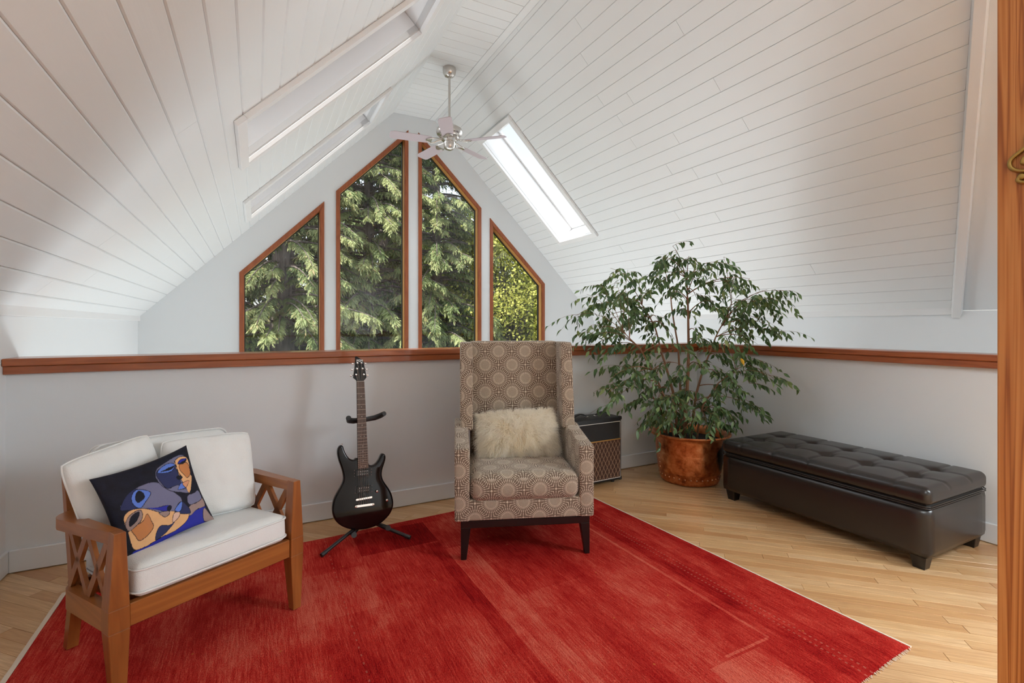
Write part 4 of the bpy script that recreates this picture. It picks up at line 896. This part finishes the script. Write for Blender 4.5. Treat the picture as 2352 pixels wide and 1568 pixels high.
MB().tube([(x0+ins, -.006, zs+.004), (x1-ins, -.006, zs+.004)], .0055, 8).build('gold_strip', flat('gold_beading', srgb(196, 150, 84), .35, .6), am, 60)
M['pipe'] = flat('white_piping', (.75, .73, .70, 1), .5)
MB().tube([(x0+ins, -.005, .043), (x1-ins, -.005, .043), (x1-ins, -.005, amh-.037), (x0+ins, -.005, amh-.037), (x0+ins, -.005, .043)], .0032, 6).build('piping', M['pipe'], am)
for x in (-.224, 0, .224):
    hpts = [(x-.062, amd/2-.01, amh+.004), (x-.055, amd/2-.01, amh+.014), (x-.03, amd/2-.01, amh+.027), (x, amd/2-.01, amh+.031), (x+.03, amd/2-.01, amh+.027), (x+.055, amd/2-.01, amh+.014), (x+.062, amd/2-.01, amh+.004)]
    hb = MB()
    for a, b_ in zip(hpts[:-1], hpts[1:]): hb.bar(a, b_, .026, .008, ref=(0, 0, 1))
    h_ = hb.build('handle', M['rubber'], am, 60)
    for s_ in (-1, 1): MB().box((x+s_*.066-.013, amd/2-.026, amh-.001), (x+s_*.066+.013, amd/2+.006, amh+.010)).build('handle_cap', M['chrome'], h_, bevel=.003, seg=2)
for x in (x0, x1):
    for z in (.02, amh):
        MB().box((x-.003 if x < 0 else x-.026, -.004, z-.003 if z < .1 else z-.028), (x+.026 if x < 0 else x+.003, .03, z+.026 if z < .1 else z+.003)).build('corner_cap', M['rubber'], am, 40, bevel=.008, seg=2)
for x in (x0+.06, x1-.06):
    for y_ in (.04, amd-.04): MB().lathe([(.014, .0128 if x < 0 else 0), (.017, .021)], 12, (x, y_, 0)).build('foot', M['rubber'], am)

# ------------------------------------------------------------------ weeping fig in a riveted copper cauldron
PC = Vector((3.135, 2.905, 0))
pl = tag(empty('potted_fig', PC), 'tall weeping fig tree in a riveted copper cauldron in the corner', 'plant')
q = N('hammered_copper'); oc = q.coord('Object'); n1 = q.noise(oc, 14, 5, .65, .4); n2 = q.noise(oc, 5, 3, .5, .8); n3 = q.noise(oc, 60, 3)
col = q.ramp(n1, (.28, srgb(120, 62, 34)), (.42, srgb(196, 112, 66)), (.58, srgb(226, 148, 96)), (.8, srgb(246, 188, 140)))
# dark patch on one side of the pot
gx = q.n('TexCoord').outputs['Object']; dst = q.n('VectorMath', operation='DISTANCE'); mp = q.n('Mapping'); mp.inputs['Scale'].default_value = (1, 1, .72); q.l(gx, mp.inputs[0]); q.l(mp.outputs[0], dst.inputs[0]); dst.inputs[1].default_value = (.105, -.262, .155)
patch = q.ramp(q.math('ADD', dst.outputs['Value'], q.math('MULTIPLY', q.math('SUBTRACT', n2, .5), .14)), (.085, (1, 1, 1)), (.105, (0, 0, 0)))
col = q.mix(patch, col, srgb(40, 22, 14)); q.set(col, q.math('ADD', .22, q.math('MULTIPLY', n1, .25)), .85); q.bump(q.math('ADD', n1, q.math('MULTIPLY', n3, .3)), .3, .012); M['copper'] = q.m
prof = [(.20, .0), (.222, .006), (.232, .03), (.2355, .082), (.242, .086), (.244, .092), (.254, .16), (.262, .25), (.268, .345), (.272, .362), (.292, .372), (.314, .378), (.318, .387), (.312, .395), (.288, .392), (.262, .378), (.256, .34), (.25, .30)]
MB().lathe(prof, 64).build('cauldron', M['copper'], pl, 60)
M['rivet'] = flat('copper_rivet', srgb(196, 150, 116), .3, .9)
azc = math.atan2(-PC.y, -PC.x)
def rivet(a, z, r_): MB().sphere((r_*math.cos(a), r_*math.sin(a), z), .0068, 8, 5).build('rivet', M['rivet'], pl, 180)
for k in range(34): rivet(azc+2*math.pi*(k+.3)/34, .056, .2345)
for k in range(8): z = .115+.034*k; rivet(azc-R(62), z, .245+.07*(z-.09)+.002)
MB().lathe([(.254, .330), (.15, .336), (.0001, .34)], 32, cap=False).build('soil', flat('dark_soil', (.012, .009, .007, 1), .95), pl)
q = N('fig_bark'); n_ = q.noise(q.coord('Object', (30, 30, 6)), 1, 3); q.set(q.mix(n_, srgb(150, 112, 82), srgb(116, 78, 54)), .7); q.bump(n_, .3, .004); M['bark'] = q.m
q = N('fig_leaf'); at = q.n('Attribute', attribute_name='tone').outputs['Fac']; ran = q.n('ObjectInfo').outputs['Random']
tone = q.math('FRACT', q.math('ADD', at, ran)); gm = q.n('NewGeometry')
col = q.ramp(tone, (0, srgb(48, 72, 44)), (.35, srgb(70, 100, 60)), (.65, srgb(94, 126, 80)), (.9, srgb(120, 148, 98)), (1, srgb(142, 160, 100)))
q.set(col, .34, spec=.5); df = q.n('BsdfTranslucent'); q.l(q.mix(.5, col, srgb(120, 160, 60)), df.inputs[0]); mx = q.n('MixShader'); mx.inputs[0].default_value = .18; q.l(q.p.outputs[0], mx.inputs[1]); q.l(df.outputs[0], mx.inputs[2]); q.l(mx.outputs[0], q.out.inputs[0]); M['leaf'] = q.m
M['yellow_leaf'] = flat('yellow_leaf', srgb(232, 190, 60), .4)
def leaf_geo(L, wd, fold, droop):
    st_ = [(0, .02), (.18, .62), (.38, 1.0), (.6, .82), (.8, .38), (.92, .1), (1.0, .0)]
    vs = []; fs = []
    for t, w in st_:
        z = -droop*L*t*t; vs += [(-w*wd/2, t*L, z+fold*w*wd), (0, t*L, z), (w*wd/2, t*L, z+fold*w*wd)]
    for i in range(len(st_)-1):
        a = 3*i; fs += [(a, a+1, a+4, a+3), (a+1, a+2, a+5, a+4)]
    return vs, fs
LV = [leaf_geo(.064, .025, .22, .18), leaf_geo(.056, .024, .3, .3), leaf_geo(.070, .025, .16, .1)]
rl = random.Random(21)
TG = [(1545,565),(1520,592),(1582,588),(1492,607),(1442,620),(1402,616),(1650,603),(1662,590),(1612,620),(1560,632),(1700,650),(1722,640),(1762,665),(1800,668),(1822,688),(1782,700),(1738,692),(1378,655),(1348,676),(1352,720),(1328,722),(1322,775),(1348,762),(1392,740),(1430,702),(1452,740),(1482,680),(1532,680),(1512,738),(1562,720),(1602,690),(1642,692),(1672,722),(1702,742),(1752,738),(1786,762),(1772,750),(1722,772),(1662,768),(1602,770),(1562,800),(1502,790),(1442,790),(1402,800),(1382,780),(1422,840),(1402,870),(1392,905),(1400,930),(1442,880),(1472,850),(1522,850),(1562,870),(1612,850),(1652,830),(1692,810),(1742,828),(1768,850),(1778,868),(1722,880),(1682,878),(1642,900),(1592,900),(1542,910),(1492,900),(1455,930),(1502,950),(1562,950),(1612,950),(1662,940),(1702,915),(1722,930),(1640,968),(1670,955),(1522,968),(1582,975),(1462,640),(1600,650),(1420,660),(1480,830),(1620,800),(1420,760),(1690,690),(1380,700),(1740,790),(1460,700),(1650,860),(1550,930),(1600,925),(1510,920),(1535,955),(1575,900),(1625,985),(1545,985),(1495,985),(1655,985),(1570,840),(1530,760),(1440,670),(1370,740),(1760,700),(1680,640),(1500,640)]
vdir = Vector((math.sin(R(YAW)), math.cos(R(YAW)), 0)); depth0 = PC.dot(vdir)
def tgt(px, py, dd):
    r_ = ray(px, py); p = Vector((0, 0, EYE))+r_*((depth0+dd)/r_.dot(vdir)); 
    lim = .07
    if p.z < 1.20: p.x = min(p.x, PX-lim); p.y = min(p.y, PY-lim)
    return p
wood_mb = MB(); twigs = MB(); LF = []
trunks = [[(1572, 975), (1578, 900), (1582, 800), (1580, 700), (1578, 640)], [(1558, 975), (1545, 900), (1520, 810), (1500, 740), (1470, 690)], [(1588, 975), (1600, 900), (1622, 830), (1650, 760), (1680, 700)], [(1545, 978), (1530, 920), (1500, 850), (1470, 800), (1430, 760)], [(1600, 978), (1615, 930), (1650, 880), (1690, 850)], [(1565, 980), (1562, 890), (1555, 780), (1540, 680), (1530, 630)], [(1530, 982), (1515, 930), (1490, 900), (1460, 880)]]
nodes = []
for ti, tr in enumerate(trunks):
    dd = [-.02, .03, .05, -.08, -.06, .10, -.02][ti]; pts = []
    for k, (x, y_) in enumerate(tr): pts.append(tgt(x, y_, dd*(1+k*.9))-PC)
    pts[0].z = .338; pts[0].x = max(-.16, min(.16, pts[0].x)); pts[0].y = max(-.16, min(.16, pts[0].y))
    dp = [Vector(p) for p in pts]; fine_ = []
    for a, b_ in zip(dp[:-1], dp[1:]):
        for i in range(5): t = i/5; fine_.append(a.lerp(b_, t)+Vector((mnoise.noise(a*3+Vector((t, ti, 0))), mnoise.noise(a*3+Vector((0, t, ti))), 0))*.012)
    fine_.append(dp[-1]); r0 = [.017, .013, .012, .010, .009, .012, .008][ti]
    rad = [r0*(1-.75*i/(len(fine_)-1)) for i in range(len(fine_))]
    MB().tube(fine_, rad, 8).build('stem', M['bark'], pl, 180)
    nodes += [(p, r_) for p, r_ in zip(fine_[3:], rad[3:])]
def add_leaf(p, d, size):
    LF.append((p.copy(), d.normalized(), size, rl.random()))
def ok(p): w = p+PC; return (w.z > 1.12 or (w.x < PX-.06 and w.y < PY-.06)) and not (w.x < 2.66 and w.y > 3.02 and w.z < .62)
def keep(p):
    w = p+PC
    if w.z < 1.13: w.x = min(w.x, PX-.058); w.y = min(w.y, PY-.058)
    return w-PC
for (x, y_) in TG:
    dd = rl.uniform(-.36, .22) if y_ < 800 else rl.uniform(-.34, .10)
    if x < 1420 and y_ > 800: dd -= .12
    T = tgt(x, y_, dd)-PC
    cand = sorted(nodes, key=lambda n_: (n_[0]-T).length+.9*max(0, n_[0].z-T.z-.05)+rl.random()*.15)[0]
    a = cand[0]; mid = a.lerp(T, .5)+Vector((0, 0, .06+.12*(T-a).length)); n = 9; pts = []
    for i in range(n+1):
        t = i/n; p = a*(1-t)**2+mid*2*t*(1-t)+T*t*t; pts.append(keep(p))
    wood_mb.tube(pts, [max(.0012, min(.005, cand[1])*(1-.8*i/n)) for i in range(n+1)], 5)
    out = Vector((T.x, T.y, 0)); out = out.normalized() if out.length > .01 else Vector((1, 0, 0))
    for k in range(5):
        s_ = pts[rl.randint(4, n)]; L = rl.uniform(.10, .24); az = rl.uniform(0, 6.28)
        d = (out*.55+Vector((math.cos(az), math.sin(az), 0))*.75+Vector((0, 0, rl.uniform(-.3, .35)))).normalized(); tw = []
        for i in range(6):
            t = i/5; tw.append(keep(s_+d*(L*t)+Vector((0, 0, -.42*L*t*t))))
        twigs.tube(tw, [.0012*(1-.5*i/5) for i in range(6)], 4, False)
        m_ = rl.randint(5, 8)
        for i in range(m_):
            t = .15+.85*i/(m_-1); j = min(4, int(t*5)); p = tw[j].lerp(tw[j+1], t*5-j); sd_ = (-1)**i
            lat = d.cross(Vector((0, 0, 1))).normalized()*sd_
            ld = d*.45+lat*.55+Vector((0, 0, -rl.uniform(.45, 1.1)))+Vector((rl.gauss(0, .2), rl.gauss(0, .2), rl.gauss(0, .15)))
            if ok(p) and ok(p+ld.normalized()*.06): add_leaf(p, ld, rl.uniform(.8, 1.18))
wood_mb.build('branches', M['bark'], pl, 180); tag(bpy.data.objects['branches'], kind='stuff')
tag(twigs.build('twigs', M['bark'], pl, 180), kind='stuff')
def leaf_m(p, d, size, k):
    yv = d; rx = Vector((rl.gauss(0, 1), rl.gauss(0, 1), rl.gauss(0, .5))); xv = (rx-yv*rx.dot(yv)).normalized(); zv = xv.cross(yv)
    if zv.z < 0: xv, zv = -xv, -zv
    return basis(p, xv*size, yv*size, zv*size)
LF.sort(key=lambda l: (l[0]+PC).dot(vdir))
proto = [fin('leaf', (lambda me: (me.from_pydata(v_, [], f_), me)[1])(bpy.data.meshes.new('leaf')), M['leaf'], pl, 180) for v_, f_ in LV]
rest = MB(); tones = []
for i, (p, d, size, tn) in enumerate(LF):
    m_ = leaf_m(p, d, size, i)
    if i < 297:
        if i < 3: o = proto[i]
        else: o = link(proto[i % 3].copy(), pl)
        o.name = 'leaf'; o.matrix_basis = m_
    else:
        v_, f_ = LV[i % 3]; rest.add([m_ @ Vector(x) for x in v_], f_); tones += [tn]*len(v_)
me = bpy.data.meshes.new('foliage'); me.from_pydata(rest.v, [], rest.f); ta = me.attributes.new('tone', 'FLOAT', 'POINT'); ta.data.foreach_set('value', tones)
tag(fin('foliage', me, M['leaf'], pl, 180), kind='stuff')
yl = proto[0].copy(); yl.data = proto[0].data.copy(); yl.data.materials[0] = M['yellow_leaf']; link(yl, pl); yl.name = 'leaf'; yl['label'] = 'yellow leaf'
yl.matrix_basis = leaf_m(tgt(1701, 822, -.40)-PC, Vector((.4, -.2, -.8)).normalized(), 1.0, 0)
print('LEAVES', len(LF))

# ------------------------------------------------------------------ tufted storage bench
q = N('dark_leather'); n_ = q.noise(q.coord('Object'), 240, 3, .6); q.set((.016, .012, .0105, 1), .27, spec=.55); q.bump(n_, .18, .0015); M['leather'] = q.m
BX0, BX1, BY0, BY1 = 3.0, 3.665, 1.235, 2.475
bn = tag(empty('storage_bench', ((BX0+BX1)/2, (BY0+BY1)/2, .0)), 'long dark brown leather storage bench with tufted lid by the right half wall', 'bench')
bw, bl = BX1-BX0, BY1-BY0
vs, fs = soft_box((bw, bl, .258), .022, (10, 16, 8), (.004, .004, 0))
MB().add([(x, y_, z+.065+.129) for x, y_, z in vs], fs).build('body', M['leather'], bn, 180)
tx_s = [-.12, .12]; ty_s = [(-2+k)*bl/5.3 for k in range(5)]
def tuft(w, p):
    if p[2] > .2:
        z = .016*(1-p[0]**2)*(1-p[1]**4)
        for a in tx_s:
            for b_ in ty_s:
                d2 = (w.x-a)**2+(w.y-b_)**2; z -= .030*math.exp(-d2/.0011)+.007*math.exp(-d2/.008)
        for a in tx_s: z -= .0065*math.exp(-((w.x-a)/.007)**2)
        for b_ in ty_s: z -= .0065*math.exp(-((w.y-b_)/.007)**2)
        w = w+Vector((0, 0, z))
    elif abs(p[2]) <= .9999:
        for b_ in ty_s:
            if abs(p[0]) > .99: w = w+Vector((-math.copysign(.003, p[0])*math.exp(-((w.y-b_)/.007)**2), 0, 0))
    return w
vs, fs = soft_box((bw+.006, bl+.006, .095), .034, (64, 120, 10), (.004, .004, 0), tuft)
MB().add([(x, y_, z+.333+.0475) for x, y_, z in vs], fs).build('lid', M['leather'], bn, 180)
vs, fs = soft_box((bw-.03, bl-.03, .02), .006, (4, 6, 2)); MB().add([(x, y_, z+.328) for x, y_, z in vs], fs).build('lid_gap', M['rubber'], bn)
for z in (.324, .334): MB().tube(dense(loop(bw+.001, bl+.001, z, .03), 2)+[loop(bw+.001, bl+.001, z, .03)[0]], .0032, 6, False).build('piping', M['leather'], bn, 180)
for a in tx_s:
    for b_ in ty_s: MB().sphere((a, b_, .333+.095+.016-.040), 1, 10, 6, (.011, .011, .006)).build('button', M['leather'], bn, 180)
for sx_ in (-1, 1):
    for sy_ in (-1, 1):
        cx_, cy_ = sx_*(bw/2-.055), sy_*(bl/2-.055); f_ = lambda r_, z: [(cx_+a*r_, cy_+b_*r_, z) for a, b_ in ((-1, -1), (1, -1), (1, 1), (-1, 1))]
        MB().hexa(f_(.026, 0), f_(.036, .068)).build('foot', M['blackwood'], bn, bevel=.002, seg=1)

# ------------------------------------------------------------------ ceiling fan
FC = Vector((1.873, 5.1, 0))
fn = tag(empty('ceiling_fan', (FC.x, FC.y, ZT)), 'brushed nickel five-bladed ceiling fan on a long rod from the ridge', 'ceiling fan')
MB().lathe([(.071, 0), (.074, -.02), (.07, -.055), (.052, -.088), (.026, -.098), (.02, -.10)], 32).build('canopy', M['nickel'], fn, 60)
MB().tube([(0, 0, -.09), (0, 0, -.625)], .0125, 14).build('downrod', M['nickel'], fn, 60)
MB().lathe([(.02, -.60), (.045, -.612), (.05, -.632), (.10, -.645), (.135, -.668), (.143, -.70), (.135, -.728), (.115, -.745), (.10, -.752)], 40).build('motor_housing', M['nickel'], fn, 60)
hb = MB().lathe([(.10, -.752), (.105, -.762), (.095, -.78), (.075, -.80), (.07, -.805)], 40).build('flywheel_cover', M['nickel'], fn, 40)
MB().lathe([(.062, -.805), (.064, -.83), (.058, -.865), (.046, -.885), (.022, -.895), (1e-4, -.896)], 32).build('switch_housing', M['nickel'], fn, 50)
M['blade'] = flat('rosy_blade', srgb(190, 178, 184), .4)
for k in range(5):
    a = R(-42.4+72*k); rm = Matrix.Rotation(a, 4, 'Z')
    bld = empty('blade_set'); bpy.data.objects.remove(bld)
    tl = [(.20, -.052), (.24, -.064), (.40, -.068), (.60, -.070), (.632, -.058), (.64, -.03), (.64, .03), (.632, .058), (.60, .070), (.40, .068), (.24, .064), (.20, .052)]
    o = MB().prism([(x, y_, -.003) for x, y_ in tl], (0, 0, .006)).build('blade', M['blade'], fn, bevel=.001, seg=1)
    o.matrix_basis = Matrix.Translation((0, 0, -.808)) @ rm @ Matrix.Rotation(R(12), 4, 'X')
    ir = MB()
    for s_ in (-1, 1): ir.tube([(.085, s_*.012, .02), (.125, s_*.02, .012), (.16, s_*.042, -.002), (.20, s_*.046, -.008), (.245, s_*.02, -.008)], [.007, .008, .008, .007, .005], 8)
    ir.prism([(.195, -.04, -.009), (.26, -.012, -.009), (.26, .012, -.009), (.195, .04, -.009)], (0, 0, .005))
    i_ = ir.build('blade_iron', M['nickel'], o, 60)

# ------------------------------------------------------------------ timber post with brass hook
q = N('fir_post'); v = q.coord('Object', (1, 1, .022)); n1 = q.noise(v, 30, 3, .5, .5); rg = q.math('ABSOLUTE', q.math('SUBTRACT', q.math('FRACT', q.math('MULTIPLY', n1, 7)), .5)); n2 = q.noise(v, 120, 3)
col = q.ramp(rg, (.02, srgb(158, 88, 36)), (.2, srgb(198, 122, 58)), (.45, srgb(216, 144, 78)))
col = q.mix(q.math('MULTIPLY', n2, .35), col, srgb(140, 74, 32))
vk = q.n('TexVoronoi'); vk.inputs['Scale'].default_value = 1; q.l(q.coord('Object', (9, 9, 2.6)), vk.inputs['Vector'])
col = q.mix(q.ramp(vk.outputs['Distance'], (.03, (1, 1, 1)), (.07, (0, 0, 0))), col, srgb(84, 38, 14)); q.set(col, .42); q.bump(n2, .08, .002); M['fir'] = q.m
ps = tag(empty('timber_post', (1.604, .43, 0)), 'tall orange fir timber post standing in the right foreground', 'post')
MB().box((-.07, -.07, .0015), (.07, .0705, ZT-.2)).build('shaft', M['fir'], ps, bevel=.004, seg=2)
pg = tag(MB().tube([(1.590, .5008, 1.843), (1.590, .506, 1.843), (1.590, .512, 1.843)], [.012, .014, .012], 12).build('wall_peg', flat('brown_peg', srgb(96, 58, 44), .4), None, 60), 'small round brown peg on the far side of the timber post', 'peg')
hk = tag(empty('brass_hook', (1.5335, .447, 1.64)), 'brass treble clef hook fixed to the face of the timber post', 'hook')
clef = [(.0, .010, -.052), (.0, .016, -.061), (.0, .006, -.068), (.0, -.004, -.058), (.0, -.004, -.02), (.0, .002, .03), (.0, -.008, .062), (.0, -.018, .055), (.0, -.010, .022), (.0, .010, .004), (.0, .028, -.012), (.0, .027, -.030), (.0, .010, -.042), (.0, -.014, -.040), (.0, -.024, -.022), (.0, -.014, -.008), (.0, .004, -.012), (.0, .008, -.024), (.0, -.002, -.028)]
def crs(pts, n=6):
    P_ = [Vector(p) for p in pts]; out = []
    for i in range(len(P_)-1):
        a, b_, c_, d_ = P_[max(0, i-1)], P_[i], P_[i+1], P_[min(len(P_)-1, i+2)]
        for j in range(n): t = j/n; out.append(.5*((2*b_)+(c_-a)*t+(2*a-5*b_+4*c_-d_)*t*t+(3*b_-a-3*c_+d_)*t**3))
    return out+[P_[-1]]
cpts = [p+Vector((-.005, 0, 0)) for p in crs(clef)]
MB().tube(cpts, .0044, 8).build('clef', M['brass'], hk, 180)
MB().sphere((-.005, .010, -.054), .0075, 10, 8, (.6, 1, 1)).build('clef_ball', M['brass'], hk, 180)

# ------------------------------------------------------------------ trees outside the gable windows
q = N('conifer_foliage'); a_ = q.n('Attribute', attribute_name='tone').outputs['Fac']
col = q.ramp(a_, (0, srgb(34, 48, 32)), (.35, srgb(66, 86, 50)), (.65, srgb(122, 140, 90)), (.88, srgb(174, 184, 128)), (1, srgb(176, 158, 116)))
def leafy(q, col, tr=.3):
    q.set(col, .6, spec=.25); df = q.n('BsdfTranslucent'); q.l(col, df.inputs[0]); mx = q.n('MixShader'); mx.inputs[0].default_value = tr
    q.l(q.p.outputs[0], mx.inputs[1]); q.l(df.outputs[0], mx.inputs[2]); q.l(mx.outputs[0], q.out.inputs[0]); return q.m
M['conifer'] = leafy(q, col)
q = N('broadleaf_foliage'); a_ = q.n('Attribute', attribute_name='tone').outputs['Fac']
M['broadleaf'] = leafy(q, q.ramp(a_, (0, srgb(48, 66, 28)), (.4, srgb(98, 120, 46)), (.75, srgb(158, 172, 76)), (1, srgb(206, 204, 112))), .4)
q = N('tree_bark'); n_ = q.noise(q.coord('Object', (14, 14, 1.6)), 1, 5, .65); q.set(q.ramp(n_, (.3, srgb(70, 58, 52)), (.6, srgb(134, 122, 118)), (.8, srgb(168, 158, 152))), .9); q.bump(n_, .8, .06); M['tbark'] = q.m
GZ = -3.0
structure(MB().box((-30, YG+.3, GZ-.2), (40, 60, GZ)).build('ground', flat('forest_floor', srgb(70, 72, 44), .95)))
def unit(v): return v/np.maximum(1e-9, np.linalg.norm(v, axis=-1, keepdims=True))
def quads(o, d, n, L, Wd):
    """leaf blades: origin, direction, normal, length, width -> kite-shaped quads"""
    s = unit(np.cross(d, n)); L = L[:, None]; Wd = Wd[:, None]
    a = o; b_ = o+d*L*.45+s*Wd/2; c_ = o+d*L; e = o+d*L*.45-s*Wd/2
    return np.stack([a, b_, c_, e], 1)
def build_quads(name, Q, tone, mat, parent):
    n = len(Q); me = bpy.data.meshes.new(name); me.vertices.add(4*n); me.vertices.foreach_set('co', Q.reshape(-1).astype(np.float32))
    me.loops.add(4*n); me.loops.foreach_set('vertex_index', np.arange(4*n, dtype=np.int32)); me.polygons.add(n)
    me.polygons.foreach_set('loop_start', np.arange(0, 4*n, 4, dtype=np.int32)); me.update(calc_edges=True)
    ta = me.attributes.new('tone', 'FLOAT', 'POINT'); ta.data.foreach_set('value', np.repeat(np.clip(tone, 0, 1), 4).astype(np.float32))
    me.materials.append(mat); return tag(link(bpy.data.objects.new(name, me), parent), kind='stuff')
def conifer(loc, h, rad, nb, label, seed, rt=.28, zlo=.0, spray=34, az=(0, 2*math.pi), bright=0.0, size=1.0):
    g = np.random.default_rng(seed); root = tag(empty('conifer_tree', (loc[0], loc[1], GZ)), label, 'tree', 'conifers outside the windows')
    MB().tube([(0, 0, 0), (.03, .02, h*.4), (0, 0, h*.98)], [rt*1.2, rt*.75, .03], 14).build('trunk', M['tbark'], root, 180)
    lm = MB(); Qs = []; Ts = []
    for k in range(nb):
        t = (k+g.random())/nb; z = h*(zlo+(1-zlo)*t); L = rad*(1-t)**.75*g.uniform(.65, 1.12)+.25; a = g.uniform(*az)
        dr = np.array([math.cos(a), math.sin(a), 0]); sag = L*g.uniform(.25, .5); lift = L*g.uniform(.05, .25)
        s = np.linspace(0, 1, 8)[:, None]; P_ = np.array([0, 0, z])+dr*L*s+np.array([0, 0, 1])*(lift*s-sag*s**2.2)
        lm.tube([tuple(p) for p in P_], [.035*(1-.9*i/7)+.004 for i in range(8)], 4, False)
        limb_tone = g.uniform(-.14, .2)+bright  # random tone per limb, offset for each tree
        m = int(spray*max(.4, L))
        u = np.sqrt(g.uniform(.04, 1, m)); idx = np.minimum(6, (u*7).astype(int)); f = u*7-idx
        base = P_[idx]*(1-f[:, None])+P_[idx+1]*f[:, None]
        side = np.array([-dr[1], dr[0], 0]); lat = g.uniform(-1, 1, m)[:, None]
        # a spray: drooping fan of blades
        sd = unit(dr*.55+side*lat*.9+np.array([0, 0, -1])*g.uniform(.25, .9, (m, 1)))
        sl = g.uniform(.20, .42, m)*size*(.6+.4*L/rad)
        nbl = 9
        for j in range(nbl):
            w = (j+.5)/nbl; o = base+sd*(sl*w)[:, None]+np.array([0, 0, -1])*(sl*.35*w*w)[:, None]
            sg = 1 if j % 2 else -1
            sv = unit(np.cross(sd, g.normal(0, .35, (m, 3))+np.array([0, 0, 1])))
            d = unit(sd*.75+sv*sg*.7*(1.05-w)+np.array([0, 0, -.45])+g.normal(0, .16, (m, 3)))
            nn = unit(np.cross(d, sv)+g.normal(0, .3, (m, 3)))
            Qs.append(quads(o, d, nn, sl*(.36+.3*(1-w))*g.uniform(.8, 1.2, m), sl*.13*g.uniform(.8, 1.3, m)))
            Ts.append(np.clip(.22+limb_tone+.34*u+.22*w+g.normal(0, .06, m), 0, .9)+np.where(g.random(m) < .05, .5, 0))
    lm.build('limbs', M['tbark'], root, 180); tag(root.children[-1], kind='stuff')
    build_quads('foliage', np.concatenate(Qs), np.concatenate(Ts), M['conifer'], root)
    return root
def broadleaf(loc, h, rad, n, label, seed, tone0=.5):
    g = np.random.default_rng(seed); root = tag(empty('broadleaf_tree', (loc[0], loc[1], GZ)), label, 'tree', 'broadleaf trees outside the windows')
    MB().tube([(0, 0, 0), (.08, .05, h*.35), (-.05, .0, h*.7)], [.2, .15, .05], 10).build('trunk', M['tbark'], root, 180)
    lm = MB(); Qs = []; Ts = []; nc = 150
    for k in range(nc):
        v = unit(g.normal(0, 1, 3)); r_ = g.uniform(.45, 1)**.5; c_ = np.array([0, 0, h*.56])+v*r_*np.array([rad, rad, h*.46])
        lm.tube([(0, 0, h*.3+.2*c_[2]*.6), tuple(c_*np.array([.5, .5, .8])), tuple(c_)], [.03, .018, .006], 4, False)
        m = n//nc; p = c_+g.normal(0, 1, (m, 3))*np.array([.42, .42, .30]); d = unit(g.normal(0, 1, (m, 3))+np.array([0, 0, -.5])+v*.4)
        nn = unit(g.normal(0, .6, (m, 3))+np.array([0, 0, 1])); Qs.append(quads(p, d, nn, g.uniform(.07, .13, m), g.uniform(.05, .09, m)))
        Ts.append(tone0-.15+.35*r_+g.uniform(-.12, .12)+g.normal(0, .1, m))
    lm.build('limbs', M['tbark'], root, 180); tag(root.children[-1], kind='stuff')
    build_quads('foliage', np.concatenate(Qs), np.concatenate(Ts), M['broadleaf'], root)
conifer((.55, 13.2), 13.0, 2.7, 300, 'tall sunlit conifer with a thick grey trunk outside the left window', 1, .36, .14, 42, (-3.7, .56), .17, .66)
conifer((2.75, 14.0), 15.0, 2.8, 310, 'broad drooping conifer filling the view of the second window', 2, .22, .08, 42, (-3.7, .56), .19, .66)
conifer((4.65, 13.8), 13.6, 2.4, 310, 'grey-green weeping conifer outside the third window', 3, .2, .08, 46, (-3.7, .56), .12, .6)
broadleaf((7.0, 13.8), 7.7, 1.9, 48000, 'bright yellow-green broadleaf tree outside the right window', 4, .80)
broadleaf((8.7, 15.6), 6.2, 2.0, 24000, 'small yellow-green broadleaf tree right of the bright one', 7, .68)
broadleaf((6.2, 17.0), 8.6, 2.4, 22000, 'darker green broadleaf tree behind the weeping conifer', 5, .42)
broadleaf((1.7, 16.6), 5.4, 1.9, 16000, 'low green leafy tree between the two big conifers', 6, .38)
for i, (x, y_, h, r_) in enumerate(((-3.6, 16.5, 17, 3.2), (-.8, 19.0, 20, 3.6), (1.9, 19.5, 21, 3.6), (3.9, 17.2, 19, 2.6), (5.6, 19.5, 15, 2.6), (8.0, 20.5, 9.5, 3.0), (11.4, 19, 7.5, 3.0))):
    conifer((x, y_), h, r_, 120, ['dark conifer at the left edge of the trees outside', 'dark conifer behind the grey-trunked conifer', 'dark conifer seen between the two big conifers', 'dark conifer between the broad conifer and the weeping conifer', 'dark conifer behind the weeping conifer', 'short dark conifer behind the bright broadleaf tree', 'short dark conifer at the far right of the trees outside'][i], 20+i, .25, .05, 21, (-math.pi, math.pi), -.16, 1.5)
